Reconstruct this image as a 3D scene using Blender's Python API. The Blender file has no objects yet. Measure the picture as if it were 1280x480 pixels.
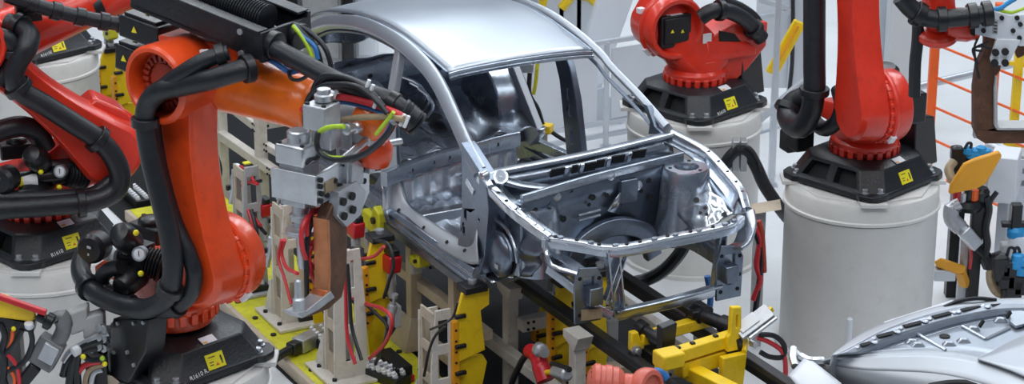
import bpy, bmesh, math, random
from mathutils import Vector, Matrix
from mathutils.geometry import tessellate_polygon
random.seed(7)
SC = bpy.context.scene
COL = SC.collection
PI = math.pi
def V(*a): return Vector(a)
# ------------------------------------------------------------------ camera
FPX = 2900.0; PITCH = math.radians(20); CH = 6.85
CF = V(0, math.cos(PITCH), -math.sin(PITCH)); CD = V(0, -math.sin(PITCH), -math.cos(PITCH)); CR = V(1, 0, 0)
CC = V(0, 0, CH)
cam = bpy.data.cameras.new('camera'); cam.sensor_width = 36; cam.lens = FPX / 1280 * 36
cam.clip_start = .5; cam.clip_end = 200
cam.dof.use_dof = True; cam.dof.focus_distance = 14.6; cam.dof.aperture_fstop = 4.5
co = bpy.data.objects.new('camera', cam); COL.objects.link(co)
co.location = CC; co.rotation_euler = (math.radians(70), 0, 0); SC.camera = co
def ray(px, py): return CF * FPX + CR * (px - 640) + CD * (py - 240)
def az(px, py, z):
    d = ray(px, py); return CC + d * ((z - CH) / d.z)
def ay(px, py, Y):
    d = ray(px, py); return CC + d * (Y / d.y)
class Frame:
    """a local frame: origin o, heading th degrees from world +X, z up"""
    def __init__(s, o, th):
        s.o = Vector(o); s.th = math.radians(th); s.m = Matrix.Translation(s.o) @ Matrix.Rotation(s.th, 4, 'Z'); s.inv = s.m.inverted()
    def at(s, px, py, ax, v):
        n = s.m.to_3x3().col[ax]; d = ray(px, py); t = (v - n.dot(CC - s.o)) / n.dot(d)
        return s.inv @ (CC + d * t)
    def w(s, x, y, z): return s.m @ V(x, y, z)
# ------------------------------------------------------------------ materials
def new_mat(name):
    m = bpy.data.materials.new(name); m.use_nodes = True
    nt = m.node_tree; b = nt.nodes['Principled BSDF']; return m, nt, b
def mat(name, col, rough=.5, metal=0, var=.08, scale=6, bump=0, bscale=60, dirt=None, dirt_amt=.5, coat=0, rvar=.1, spec=.5, detail=5):
    m, nt, b = new_mat(name)
    N = nt.nodes; L = nt.links
    tc = N.new('ShaderNodeTexCoord')
    nz = N.new('ShaderNodeTexNoise'); nz.inputs['Scale'].default_value = scale; nz.inputs['Detail'].default_value = detail
    L.new(tc.outputs['Object'], nz.inputs['Vector'])
    rp = N.new('ShaderNodeValToRGB')
    lo = [max(0, c * (1 - var)) for c in col]; hi = [min(1, c * (1 + var)) for c in col]
    rp.color_ramp.elements[0].position = .3; rp.color_ramp.elements[1].position = .7
    rp.color_ramp.elements[0].color = (*lo, 1); rp.color_ramp.elements[1].color = (*hi, 1)
    L.new(nz.outputs['Fac'], rp.inputs['Fac'])
    src = rp.outputs['Color']
    if dirt:
        n2 = N.new('ShaderNodeTexNoise'); n2.inputs['Scale'].default_value = scale * 2.7; n2.inputs['Detail'].default_value = 8; n2.inputs['Roughness'].default_value = .7
        L.new(tc.outputs['Object'], n2.inputs['Vector'])
        r2 = N.new('ShaderNodeValToRGB'); r2.color_ramp.elements[0].position = .52; r2.color_ramp.elements[1].position = .72
        r2.color_ramp.elements[0].color = (0, 0, 0, 1); r2.color_ramp.elements[1].color = (dirt_amt,) * 3 + (1,)
        L.new(n2.outputs['Fac'], r2.inputs['Fac'])
        mx = N.new('ShaderNodeMixRGB'); L.new(r2.outputs['Color'], mx.inputs['Fac']); L.new(src, mx.inputs[1]); mx.inputs[2].default_value = (*dirt, 1)
        src = mx.outputs['Color']
    L.new(src, b.inputs['Base Color'])
    mr = N.new('ShaderNodeMapRange'); mr.inputs['To Min'].default_value = max(.02, rough - rvar); mr.inputs['To Max'].default_value = min(1, rough + rvar)
    L.new(nz.outputs['Fac'], mr.inputs['Value']); L.new(mr.outputs['Result'], b.inputs['Roughness'])
    b.inputs['Metallic'].default_value = metal
    b.inputs['Specular IOR Level'].default_value = spec
    if coat: b.inputs['Coat Weight'].default_value = coat; b.inputs['Coat Roughness'].default_value = .15
    if bump:
        n3 = N.new('ShaderNodeTexNoise'); n3.inputs['Scale'].default_value = bscale; L.new(tc.outputs['Object'], n3.inputs['Vector'])
        bp = N.new('ShaderNodeBump'); bp.inputs['Strength'].default_value = bump; bp.inputs['Distance'].default_value = .01
        L.new(n3.outputs['Fac'], bp.inputs['Height']); L.new(bp.outputs['Normal'], b.inputs['Normal'])
    return m
M = {}
M['orange_red'] = mat('robot_orange_red_paint', (.80, .075, .012), .32, 0, .10, 5, .15, 40, (.30, .03, .01), .35, coat=.3)
M['red'] = mat('robot_red_paint', (.72, .035, .014), .32, 0, .10, 5, .15, 40, (.25, .015, .01), .3, coat=.3)
M['orange'] = mat('robot_orange_red_lit', (.95, .17, .012), .30, 0, .12, 4, .15, 40, (.55, .06, .01), .4, coat=.3)  # lit copy of orange_red: light on the upper arm put into the colour
M['dark_red'] = mat('dark_red_casting', (.42, .045, .02), .45, 0, .2, 14, .3, 50)
M['black'] = mat('black_casting', (.011, .013, .017), .42, 0, .25, 8, .25, 60, (.035, .036, .04), .4)
M['pocket'] = mat('black_pocket', (.010, .011, .013), .7, 0, .2, 8)
M['rubber'] = mat('black_hose_rubber', (.011, .013, .017), .40, 0, .2, 20, .2, 90)
M['plastic'] = mat('black_plastic', (.009, .010, .013), .36, 0, .2, 20)
M['white_paint'] = mat('white_pedestal_paint', (.70, .695, .675), .5, 0, .04, 3, .15, 30, (.50, .49, .46), .3)
M['cream'] = mat('cream_tooling_paint', (.66, .63, .57), .5, 0, .08, 5, .15, 40, (.35, .29, .22), .5)
M['beige'] = mat('beige_frame_paint', (.50, .42, .32), .5, 0, .14, 5, .15, 40, (.28, .21, .14), .5)
M['grey_paint'] = mat('grey_tooling_paint', (.42, .43, .44), .45, 0, .10, 5, .15, 40, (.25, .25, .26), .4)
M['yellow'] = mat('yellow_tooling_paint', (.88, .60, .012), .4, 0, .10, 6, .15, 40, (.45, .28, .03), .4)
M['lemon'] = mat('lemon_plate_paint', (.62, .60, .025), .45, 0, .16, 7, .2, 30, (.25, .24, .05), .6)
M['amber'] = mat('amber_plate_paint', (.85, .36, .01), .4, 0, .12, 8, 0, 1)
M['amber_shield'] = mat('orange_yellow_shield_paint', (.80, .36, .015), .4, 0, .08, 5, .1, 40)
M['red_plastic'] = mat('red_clamp_paint', (.52, .008, .018), .33, 0, .15, 9)
M['red_cable'] = mat('red_cable', (.60, .03, .04), .4, 0, .1, 9)
M['blue_cable'] = mat('blue_cable', (.03, .16, .45), .4, 0, .1, 9)
M['blue'] = mat('blue_plastic', (.02, .28, .62), .4, 0, .15, 9)
M['green_yellow'] = mat('green_yellow_cable', (.42, .62, .03), .4, 0, .15, 30)
M['tan_cable'] = mat('tan_cable', (.34, .26, .16), .5, 0, .15, 30)
M['steel'] = mat('brushed_steel', (.62, .64, .67), .32, .9, .1, 12, .1, 50)
M['dull_steel'] = mat('dull_aluminium', (.50, .52, .55), .42, .75, .1, 10, .15, 50, (.3, .31, .33), .4)
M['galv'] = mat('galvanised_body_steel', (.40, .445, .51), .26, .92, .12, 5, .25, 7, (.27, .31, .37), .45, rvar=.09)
M['galv_dark'] = mat('galvanised_steel_shaded', (.215, .255, .32), .32, .92, .2, 5, .35, 9, (.12, .15, .2), .5, rvar=.1)  # darker copy of galv: dark reflections on inner panels put into the colour
M['press_steel'] = mat('bright_pressed_steel', (.58, .62, .68), .24, .92, .08, 6, .15, 9, rvar=.08)
M['roof_steel'] = mat('roof_outer_steel', (.49, .53, .59), .38, .9, .03, 3, .04, 4, rvar=.03)
M['primer'] = mat('inner_body_steel', (.40, .44, .50), .42, .7, .06, 5, .1, 8, rvar=.06)
M['skin'] = mat('body_outer_steel', (.50, .53, .57), .52, .75, .03, 3, .04, 4, rvar=.03)
M['gun_brown'] = mat('weld_gun_copper', (.13, .062, .036), .45, .4, .35, 9, .3, 40, (.05, .03, .025), .7)
M['copper'] = mat('copper', (.6, .25, .12), .35, .9, .2, 12)
M['rail_black'] = mat('black_rail', (.012, .013, .016), .35, 0, .2, 9)
M['sticker_yellow'] = mat('sticker_yellow', (.90, .80, .02), .45, 0, .02, 4)
M['sticker_white'] = mat('sticker_white', (.80, .82, .86), .45, 0, .03, 4)
M['ink'] = mat('black_ink', (.03, .03, .03), .6)
M['ink_red'] = mat('red_ink', (.7, .12, .03), .6)
M['chalk'] = mat('white_marker', (.8, .8, .8), .7)
M['floor'] = mat('light_grey_floor', (.70, .72, .74), .45, 0, .05, .9, .1, 30, (.58, .60, .62), .5)
M['floor_shade'] = mat('floor_painted_shade', (.009, .010, .012), .75, 0, .3, 2, .2, 20, (.02, .02, .02), .5, spec=.25)  # near-black: shade under the car line put into the floor colour
M['fence_grey'] = mat('grey_aluminium_fence', (.56, .60, .65), .4, .6, .06, 4)
M['panel'] = mat('pale_fence_panel', (.60, .64, .69), .4, .1, .05, 1.5, rvar=.05)
M['orange_fence'] = mat('orange_fence_paint', (.85, .13, .02), .45)
M['pillar'] = mat('pale_steel_column_paint', (.58, .61, .64), .5, 0, .03, 2)
M['hall_wall'] = mat('grey_hall_wall', (.22, .24, .27), .6, 0, .1, 1)
M['white_box'] = mat('white_cabinet_paint', (.72, .76, .82), .4, 0, .03, 3)
M['gun_grey'] = mat('dark_grey_gripper_paint', (.17, .175, .18), .42, .2, .15, 9, .15, 40, (.28, .28, .28), .4)
M['salmon'] = mat('salmon_red_paint', (.66, .14, .095), .4, 0, .12, 8, .15, 40, (.4, .07, .05), .4)
# ------------------------------------------------------------------ mesh builder
def catmull(pts, n=6, closed=False):
    pts = [Vector(p) for p in pts]
    if len(pts) < 3:
        return [pts[0].lerp(pts[-1], i / n) for i in range(n + 1)]
    out = []
    P = [pts[0] * 2 - pts[1]] + pts + [pts[-1] * 2 - pts[-2]]
    for i in range(1, len(P) - 2):
        a, b, c, d = P[i - 1:i + 3]
        for k in range(n):
            t = k / n
            out.append(.5 * ((2 * b) + (c - a) * t + (2 * a - 5 * b + 4 * c - d) * t * t + (3 * b - a - 3 * c + d) * t ** 3))
    out.append(pts[-1]); return out
def frames(pts, up=None):
    T = []
    for i in range(len(pts)):
        a = pts[max(0, i - 1)]; b = pts[min(len(pts) - 1, i + 1)]
        t = (b - a); T.append(t.normalized() if t.length > 1e-9 else V(0, 0, 1))
    u = Vector(up) if up else (V(0, 0, 1) if abs(T[0].z) < .9 else V(1, 0, 0))
    res = []
    for t in T:
        if up: u = Vector(up)
        u = (u - t * u.dot(t))
        if u.length < 1e-6: u = V(1, 0, 0) - t * t.x
        u.normalize(); res.append((u.copy(), t.cross(u).normalized()))
    return res
class MB:
    def __init__(s, m=None): s.v = []; s.f = []; s.M = m.copy() if m else Matrix.Identity(4)
    def add(s, vs, fs):
        o = len(s.v); s.v += [s.M @ Vector(q) for q in vs]; s.f += [tuple(o + i for i in f) for f in fs]; return s
    def box(s, c, d, rot=None):
        x, y, z = d[0] / 2, d[1] / 2, d[2] / 2
        R = rot.to_4x4() if rot else Matrix.Identity(4)
        vs = [Vector(c) + (R @ V(a * x, b * y, e * z)) for e in (-1, 1) for b in (-1, 1) for a in (-1, 1)]
        return s.add(vs, [(0, 2, 3, 1), (4, 5, 7, 6), (0, 1, 5, 4), (2, 6, 7, 3), (0, 4, 6, 2), (1, 3, 7, 5)])
    def box2(s, lo, hi): return s.box([(a + b) / 2 for a, b in zip(lo, hi)], [abs(b - a) for a, b in zip(lo, hi)])
    def bar(s, p0, p1, w, h, up=(0, 0, 1)):
        p0, p1 = Vector(p0), Vector(p1); t = (p1 - p0).normalized(); u = Vector(up); u = u - t * u.dot(t)
        if u.length < 1e-4: u = V(0, 1, 0) - t * t.y
        u.normalize(); r = t.cross(u)
        vs = [p + r * (a * w / 2) + u * (b * h / 2) for p in (p0, p1) for a, b in ((-1, -1), (1, -1), (1, 1), (-1, 1))]
        return s.add(vs, [(0, 1, 2, 3), (7, 6, 5, 4), (0, 4, 5, 1), (1, 5, 6, 2), (2, 6, 7, 3), (3, 7, 4, 0)])
    def cyl(s, p0, p1, r0, r1=None, n=20):
        r1 = r0 if r1 is None else r1
        p0, p1 = Vector(p0), Vector(p1)
        return s.rings([(p0, r0), (p1, r1)], (p1 - p0), n)
    def rings(s, pr, ax, n=20, caps=True):
        t = Vector(ax).normalized(); u = t.orthogonal().normalized(); w = t.cross(u)
        vs = []; fs = []
        for p, r in pr:
            for k in range(n):
                a = 2 * PI * k / n; vs.append(Vector(p) + (u * math.cos(a) + w * math.sin(a)) * r)
        for i in range(len(pr) - 1):
            for k in range(n):
                k2 = (k + 1) % n; fs.append((i * n + k, i * n + k2, (i + 1) * n + k2, (i + 1) * n + k))
        if caps:
            if pr[0][1] > 1e-5: fs.append(tuple(range(n))[::-1])
            if pr[-1][1] > 1e-5: fs.append(tuple((len(pr) - 1) * n + k for k in range(n)))
        return s.add(vs, fs)
    def lathe(s, prof, o, ax, n=28, caps=True):
        """prof: list of (r, h) along ax from o"""
        t = Vector(ax).normalized(); o = Vector(o)
        return s.rings([(o + t * h, r) for r, h in prof], t, n, caps)
    def ball(s, c, r, n=18, ax=(0, 0, 1), sq=1.0):
        k = n // 2
        return s.lathe([(max(1e-4, r * math.sin(PI * i / k)), -r * sq * math.cos(PI * i / k)) for i in range(k + 1)], c, ax, n, False)
    def tube(s, pts, r, n=10, sub=6, rib=0):
        P = catmull(pts, sub) if sub else [Vector(p) for p in pts]
        F = frames(P); vs = []; fs = []
        for i, (p, (u, w)) in enumerate(zip(P, F)):
            rr = r[min(len(r) - 1, i // max(1, sub))] if isinstance(r, (list, tuple)) else r
            if rib and i % 2: rr *= 1 - rib
            for k in range(n):
                a = 2 * PI * k / n; vs.append(p + (u * math.cos(a) + w * math.sin(a)) * rr)
        for i in range(len(P) - 1):
            for k in range(n):
                k2 = (k + 1) % n; fs.append((i * n + k, i * n + k2, (i + 1) * n + k2, (i + 1) * n + k))
        fs.append(tuple(range(n))[::-1]); fs.append(tuple((len(P) - 1) * n + k for k in range(n)))
        return s.add(vs, fs)
    def sweep(s, pts, sec, up, sub=5, scale=None, closed_sec=True, caps=True):
        """sec: 2-D section (a along up, b along t x up); scale: per control point (sa, sb)"""
        P = catmull(pts, sub) if sub else [Vector(p) for p in pts]
        m = max(1, sub); vs = []; fs = []; n = len(sec)
        ups = up if isinstance(up, list) else None
        for i, p in enumerate(P):
            q = min(i / m, len(pts) - 1); a = int(q); b = min(a + 1, len(pts) - 1); t = q - a
            uv = (Vector(ups[a]).lerp(Vector(ups[b]), t)) if ups else Vector(up)
            tg = (P[min(len(P) - 1, i + 1)] - P[max(0, i - 1)]).normalized()
            u = (uv - tg * uv.dot(tg)).normalized(); w = tg.cross(u)
            sa, sb = (1, 1)
            if scale:
                sa = scale[a][0] * (1 - t) + scale[b][0] * t; sb = scale[a][1] * (1 - t) + scale[b][1] * t
            for (x, y) in sec: vs.append(p + u * x * sa + w * y * sb)
        for i in range(len(P) - 1):
            for k in range(n if closed_sec else n - 1):
                k2 = (k + 1) % n; fs.append((i * n + k, i * n + k2, (i + 1) * n + k2, (i + 1) * n + k))
        if caps and closed_sec:
            fs.append(tuple(range(n))[::-1]); fs.append(tuple((len(P) - 1) * n + k for k in range(n)))
        return s.add(vs, fs)
    def prism(s, poly, o, U, W, D, holes=()):
        """2-D outline (with holes) in the plane o,U,W extruded by vector D"""
        o, U, W, D = Vector(o), Vector(U), Vector(W), Vector(D)
        loops = [list(poly)] + [list(h) for h in holes]
        tri = tessellate_polygon([[V(a, b, 0) for a, b in l] for l in loops])
        flat = [q for l in loops for q in l]; n = len(flat)
        vs = [o + U * a + W * b for a, b in flat]; vs += [q + D for q in vs]
        fs = [tuple(t) for t in tri] + [tuple(n + i for i in reversed(t)) for t in tri]
        st = 0
        for l in loops:
            k = len(l)
            for i in range(k): j = (i + 1) % k; fs.append((st + i, st + j, n + st + j, n + st + i))
            st += k
        return s.add(vs, fs)
    def grid(s, rows):
        """rows of points -> sheet"""
        c = len(rows[0]); vs = [q for r in rows for q in r]
        return s.add(vs, [(i * c + j, i * c + j + 1, (i + 1) * c + j + 1, (i + 1) * c + j) for i in range(len(rows) - 1) for j in range(c - 1)])
    def hull(s, pts):
        bm = bmesh.new(); vv = [bm.verts.new(q) for q in pts]
        r = bmesh.ops.convex_hull(bm, input=vv)
        dead = [g for g in r['geom_interior'] if isinstance(g, bmesh.types.BMVert)]
        bmesh.ops.delete(bm, geom=dead, context='VERTS')
        bm.verts.index_update(); bm.verts.ensure_lookup_table()
        s.add([v.co.copy() for v in bm.verts], [tuple(v.index for v in f.verts) for f in bm.faces]); bm.free(); return s
    def build(s, name, m, parent=None, bevel=0, ang=32, solid=0, world=False, flat=False, seg=2, subd=0, each=False):
        if each:
            par = list(range(len(s.v)))
            def fd(i):
                while par[i] != i: par[i] = par[par[i]]; i = par[i]
                return i
            for f in s.f:
                for i in f[1:]: par[fd(i)] = fd(f[0])
            grp = {}
            for f in s.f: grp.setdefault(fd(f[0]), []).append(f)
            res = []
            for fs in grp.values():
                ids = sorted({i for f in fs for i in f}); mp = {i: k for k, i in enumerate(ids)}
                q = MB(); q.v = [s.v[i] for i in ids]; q.f = [tuple(mp[i] for i in f) for f in fs]
                res.append(q.build(name, m, parent, bevel, ang, solid, world, flat, seg, subd))
            return res
        me = bpy.data.meshes.new(name)
        vs = s.v
        base = None
        if parent is not None and world:
            inv = WM[parent.name].inverted(); vs = [inv @ q for q in vs]
        if parent is None:
            xs = [q.x for q in vs]; ys = [q.y for q in vs]; zs = [q.z for q in vs]
            base = V((min(xs) + max(xs)) / 2, (min(ys) + max(ys)) / 2, min(zs)); vs = [q - base for q in vs]
        me.from_pydata([tuple(q) for q in vs], [], s.f); me.validate(); 
        bm = bmesh.new(); bm.from_mesh(me); bmesh.ops.remove_doubles(bm, verts=bm.verts, dist=1e-5)
        bmesh.ops.recalc_face_normals(bm, faces=bm.faces); bm.to_mesh(me); bm.free()
        if not flat:
            me.polygons.foreach_set('use_smooth', [True] * len(me.polygons)); me.set_sharp_from_angle(angle=math.radians(ang))
        o = bpy.data.objects.new(name, me); COL.objects.link(o)
        me.materials.append(M[m] if isinstance(m, str) else m)
        if parent is not None:
            o.parent = parent; WM[o.name] = WM[parent.name]
        else:
            o.location = base; WM[o.name] = Matrix.Translation(base)
        if solid:
            q = o.modifiers.new('solid', 'SOLIDIFY'); q.thickness = solid; q.offset = 0
        if subd:
            q = o.modifiers.new('sub', 'SUBSURF'); q.levels = subd; q.render_levels = subd
        if bevel:
            q = o.modifiers.new('bevel', 'BEVEL'); q.width = bevel; q.segments = seg; q.limit_method = 'ANGLE'; q.angle_limit = math.radians(35)
        return o
WM = {}
def tag(o, label, cat, group=None, kind=None):
    if label: o['label'] = label
    if cat: o['category'] = cat
    if group: o['group'] = group
    if kind: o['kind'] = kind
    return o
def thing(name, label, cat, loc=(0, 0, 0), rz=0, group=None):
    o = bpy.data.objects.new(name, None); COL.objects.link(o); o.empty_display_size = .1
    o.location = loc; o.rotation_euler = (0, 0, rz)
    WM[o.name] = Matrix.Translation(Vector(loc)) @ Matrix.Rotation(rz, 4, 'Z')
    return tag(o, label, cat, group)
def struct(o): o['kind'] = 'structure'; return o
def text(name, body, m, parent, mtx, size, world=True):
    cu = bpy.data.curves.new(name, 'FONT'); cu.body = body; cu.size = size; cu.extrude = .0006; cu.align_x = 'CENTER'; cu.align_y = 'CENTER'; cu.materials.append(M[m])
    q = bpy.data.objects.new(name, cu); COL.objects.link(q); bpy.context.view_layer.update()
    me = bpy.data.meshes.new_from_object(q.evaluated_get(bpy.context.evaluated_depsgraph_get())); bpy.data.objects.remove(q)
    o = bpy.data.objects.new(name, me); COL.objects.link(o)
    o.parent = parent; WM[o.name] = WM[parent.name]
    o.matrix_local = (WM[parent.name].inverted() @ mtx) if world else mtx
    return o
def basis(o, x, y):
    """matrix with origin o, local x and y directions"""
    x = Vector(x).normalized(); y = Vector(y); y = (y - x * y.dot(x)).normalized(); z = x.cross(y)
    m = Matrix((x, y, z)).transposed().to_4x4(); m.translation = Vector(o); return m
def Rx(a): return Matrix.Rotation(math.radians(a), 4, 'X')
def Ry(a): return Matrix.Rotation(math.radians(a), 4, 'Y')
def Rz(a): return Matrix.Rotation(math.radians(a), 4, 'Z')
def T(x, y, z): return Matrix.Translation(V(x, y, z))
# ------------------------------------------------------------------ light
W = bpy.data.worlds.new('hall_light'); SC.world = W; W.use_nodes = True
bg = W.node_tree.nodes['Background']; bg.inputs['Color'].default_value = (.62, .76, 1, 1); bg.inputs['Strength'].default_value = .17
def lamp(name, loc, size, energy, rot=(0, 0, 0), col=(1, 1, 1)):
    l = bpy.data.lights.new(name, 'AREA'); l.shape = 'RECTANGLE'; l.size, l.size_y = size; l.energy = energy; l.color = col
    o = bpy.data.objects.new(name, l); COL.objects.link(o); o.location = loc; o.rotation_euler = [math.radians(a) for a in rot]; return o
for i, x in enumerate((-7.5, -2.5, 2.5, 7.5)):
    lamp('hall_strip_light', (x, 16, 10.5), (.7, 22), 520, col=(.93, .97, 1))
lamp('skylight', (3, 26, 11), (16, 5), 900, (-38, 0, 0), (.85, .93, 1))
lamp('skylight', (-2, 5.0, 12), (14, 3), 450, (28, 0, 0), (1, .97, .92))
SC.view_settings.view_transform = 'Standard'; SC.view_settings.look = 'None'; SC.view_settings.gamma = 1
SC.view_settings.exposure = 0; SC.view_settings.use_curve_mapping = False
# ------------------------------------------------------------------ floor
struct(MB().box2((-14, 4, -.1), (14, 44, 0)).build('floor', 'floor'))
# ------------------------------------------------------------------ robots
PEDH = 1.25
def pedestal(c, r, label):
    t = thing('robot_pedestal', label, 'pedestal', (c[0], c[1], 0), 0, 'round white robot pedestals')
    MB().lathe([(r * .985, .02), (r * .985, PEDH - .17), (r * .99, PEDH - .165)], (0, 0, 0), (0, 0, 1), 72).build('drum', 'white_paint', t, ang=50)
    MB().lathe([(r * 1.05, 0), (r * 1.05, .03), (r, .03)], (0, 0, 0), (0, 0, 1), 64).build('foot_flange', 'white_paint', t)
    MB().lathe([(r * .985, PEDH - .16), (r * 1.012, PEDH - .155), (r * 1.015, PEDH - .135), (r * .99, PEDH - .128), (r * .985, PEDH - .02), (r * .97, PEDH - .005)], (0, 0, 0), (0, 0, 1), 72, True).build('top_band', 'white_paint', t, ang=50)
    p = MB().lathe([(r * .93, PEDH - .03), (r * .93, PEDH + .012)], (0, 0, 0), (0, 0, 1), 8)
    for a in (0, 90, 180, 270):
        p.M = Rz(a + PBY); p.box((.335, .335, PEDH + .012), (.22, .19, .03), Matrix.Rotation(PI / 4, 3, 'Z'))
    p.build('mounting_plate', 'white_paint', t, bevel=.004)
    return t
PBY = -45.0
def octo(h, c, z):
    k = h - c
    return [V(x, y, z) for x, y in ((h, -k), (h, 0), (h, k), (k, h), (0, h), (-k, h), (-h, k), (-h, 0), (-h, -k), (-k, -h), (0, -h), (k, -h))]
def robot_base(t, txt, box_side, by=PBY):
    B = Rz(by)
    m = MB(B)
    lo = [octo(.42, .12, 0), octo(.42, .12, .035), octo(.405, .12, .05), octo(.335, .12, .185), octo(.275, .11, .21)]
    n = 12
    fs = []
    for i in range(len(lo) - 1):
        for k in range(n):
            if i == 2 and k in (8, 9, 10, 7, 6): continue
            fs.append((i * n + k, i * n + (k + 1) % n, (i + 1) * n + (k + 1) % n, (i + 1) * n + k))
    fs.append(tuple(4 * n + k for k in range(n))); fs.append(tuple(range(n))[::-1])
    m.add([q for l in lo for q in l], fs)
    # walls with pockets where the casting is open
    pk = MB(B)
    for k in (6, 7, 8, 9, 10):
        a, b, c, d = lo[2][k], lo[2][(k + 1) % n], lo[3][(k + 1) % n], lo[3][k]
        if k in (8,):
            m.add([a, b, c, d], [(0, 1, 2, 3)]); continue
        g = (a + b + c + d) / 4
        def inn(q): return g + (q - g) * .74
        i4 = [inn(q) for q in (a, b, c, d)]
        nrm = (b - a).cross(d - a).normalized(); nrm = nrm if nrm.dot(V(g.x, g.y, 0)) > 0 else -nrm
        i5 = [q - nrm * .07 for q in i4]
        m.add([a, b, c, d] + i4, [(0, 1, 5, 4), (1, 2, 6, 5), (2, 3, 7, 6), (3, 0, 4, 7)])
        pk.add(i4 + i5, [(0, 1, 5, 4), (1, 2, 6, 5), (2, 3, 7, 6), (3, 0, 4, 7), (4, 5, 6, 7)])
    for a in (0, 90, 180, 270):
        m.M = B @ Rz(a)
        m.hull([V(x, y, z) for z in (0, .045) for x, y in ((.30, .44), (.44, .30), (.41, .24), (.24, .41), (.38, .42), (.42, .38))])
        m.hull([V(.35, .26, .03), V(.26, .35, .03), V(.39, .32, .03), V(.32, .39, .03), V(.26, .22, .16), V(.22, .26, .16), V(.28, .24, .15), V(.24, .28, .15)])
    base = m.build('base', 'black', t, bevel=.008)
    pk.build('casting_pocket', 'pocket', base, flat=True, each=True)
    for a in (0, 90, 180, 270):
        bt = MB(B @ Rz(a))
        for x, y in ((.375, .30), (.30, .375)): bt.lathe([(.03, .045), (.03, .052), (.02, .053), (.02, .075), (.015, .078)], (x, y, 0), (0, 0, 1), 10)
        bt.build('bolt', 'dull_steel', base, each=True)
    # warning sticker and white plate on the +X side of the base
    sl = math.atan2(.085, .20)
    def face(y, z): return V(.405 - (z - .05) / .135 * .07 + .003, y, z)
    S = B @ basis(face(-.02, .098), (0, 1, 0), (-.07, 0, .135))
    st = MB(S).box((0, 0, 0), (.125, .09, .004)).build('warning_sticker', 'sticker_yellow', base); st['label'] = 'yellow warning sticker'
    k = MB(S)
    for y, w in ((.026, .05), (-.004, .03), (-.02, .026)): k.box((-.02 - (.05 - w) / 2, y, .0025), (w, .005, .001))
    k.ball((.042, .016, .002), .007, 8, sq=.3); k.box((.042, 0, .0025), (.012, .02, .001)); k.box((.039, -.017, .0025), (.004, .02, .001)); k.box((.046, -.017, .0025), (.004, .02, .001))
    k.build('printed_figure', 'ink', st)
    MB(S).prism([(-.005, -.03), (.02, -.03), (.008, -.012)], (0, 0, .0022), (1, 0, 0), (0, 1, 0), (0, 0, .001)).build('printed_triangle', 'ink_red', st)
    S2 = B @ basis(V(.305, -.01, .199), (0, 1, 0), (-.06, 0, .025))
    w = MB(S2).box((0, 0, .004), (.10, .055, .004)).build('type_plate', 'sticker_white', base); w['label'] = 'small white type plate'
    MB(S2).box((-.03, -.018, .0065), (.03, .014, .001)).build('plate_mark', 'amber', w)
    if txt: text('marker_writing', txt, 'chalk', base, WM[t.name] @ B @ basis(face(-.155, .058) + V(.002, 0, 0), (0, 1, .12), (-.07, 0, .135)), .036)
    if box_side is not None:
        q = MB(B @ Rz(box_side))
        q.hull([V(x, y, z) for x, y, z in ((.28, -.25, .03), (.28, .25, .03), (.28, -.23, .44), (.28, .23, .44), (.56, -.25, .03), (.56, .25, .03), (.53, -.22, .38), (.53, .22, .38))])
        bx = q.build('connector_box', 'plastic', t, bevel=.01)
        q = MB(B @ Rz(box_side))
        for y in (-.19, .19):
            for z in (.09, .30): q.cyl((.53, y, z), (.557, y, z), .011, n=8)
        q.build('box_screw', 'dull_steel', bx, each=True)
        q = MB(B @ Rz(box_side)); q.box((.44, .12, .41), (.12, .1, .09)); q.cyl((.44, .12, .44), (.50, .16, .49), .03, n=12); q.build('plug', 'dull_steel', bx, bevel=.006)
        q = MB(B @ Rz(box_side)); 
        for y in (-.02, .05): q.tube([(.48, y + .1, .38), (.57, y + .12, .34), (.59, y + .1, .25), (.57, y, .14)], .016, 8)
        q.build('cable', 'rubber', bx, each=True)
    return base
def gear_ring(m, c, ax, r, h, teeth, tr=.02):
    ax = Vector(ax).normalized(); u = ax.orthogonal().normalized(); w = ax.cross(u)
    for k in range(teeth):
        a = 2 * PI * k / teeth
        d = u * math.cos(a) + w * math.sin(a)
        m.hull([Vector(c) + d * (r + x) + ax.cross(d) * y + ax * z for x in (-.03, tr) for y in (-tr, tr) for z in (0, h)])
A2X, A2Z = .42, .675
CZ = -.11
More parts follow.
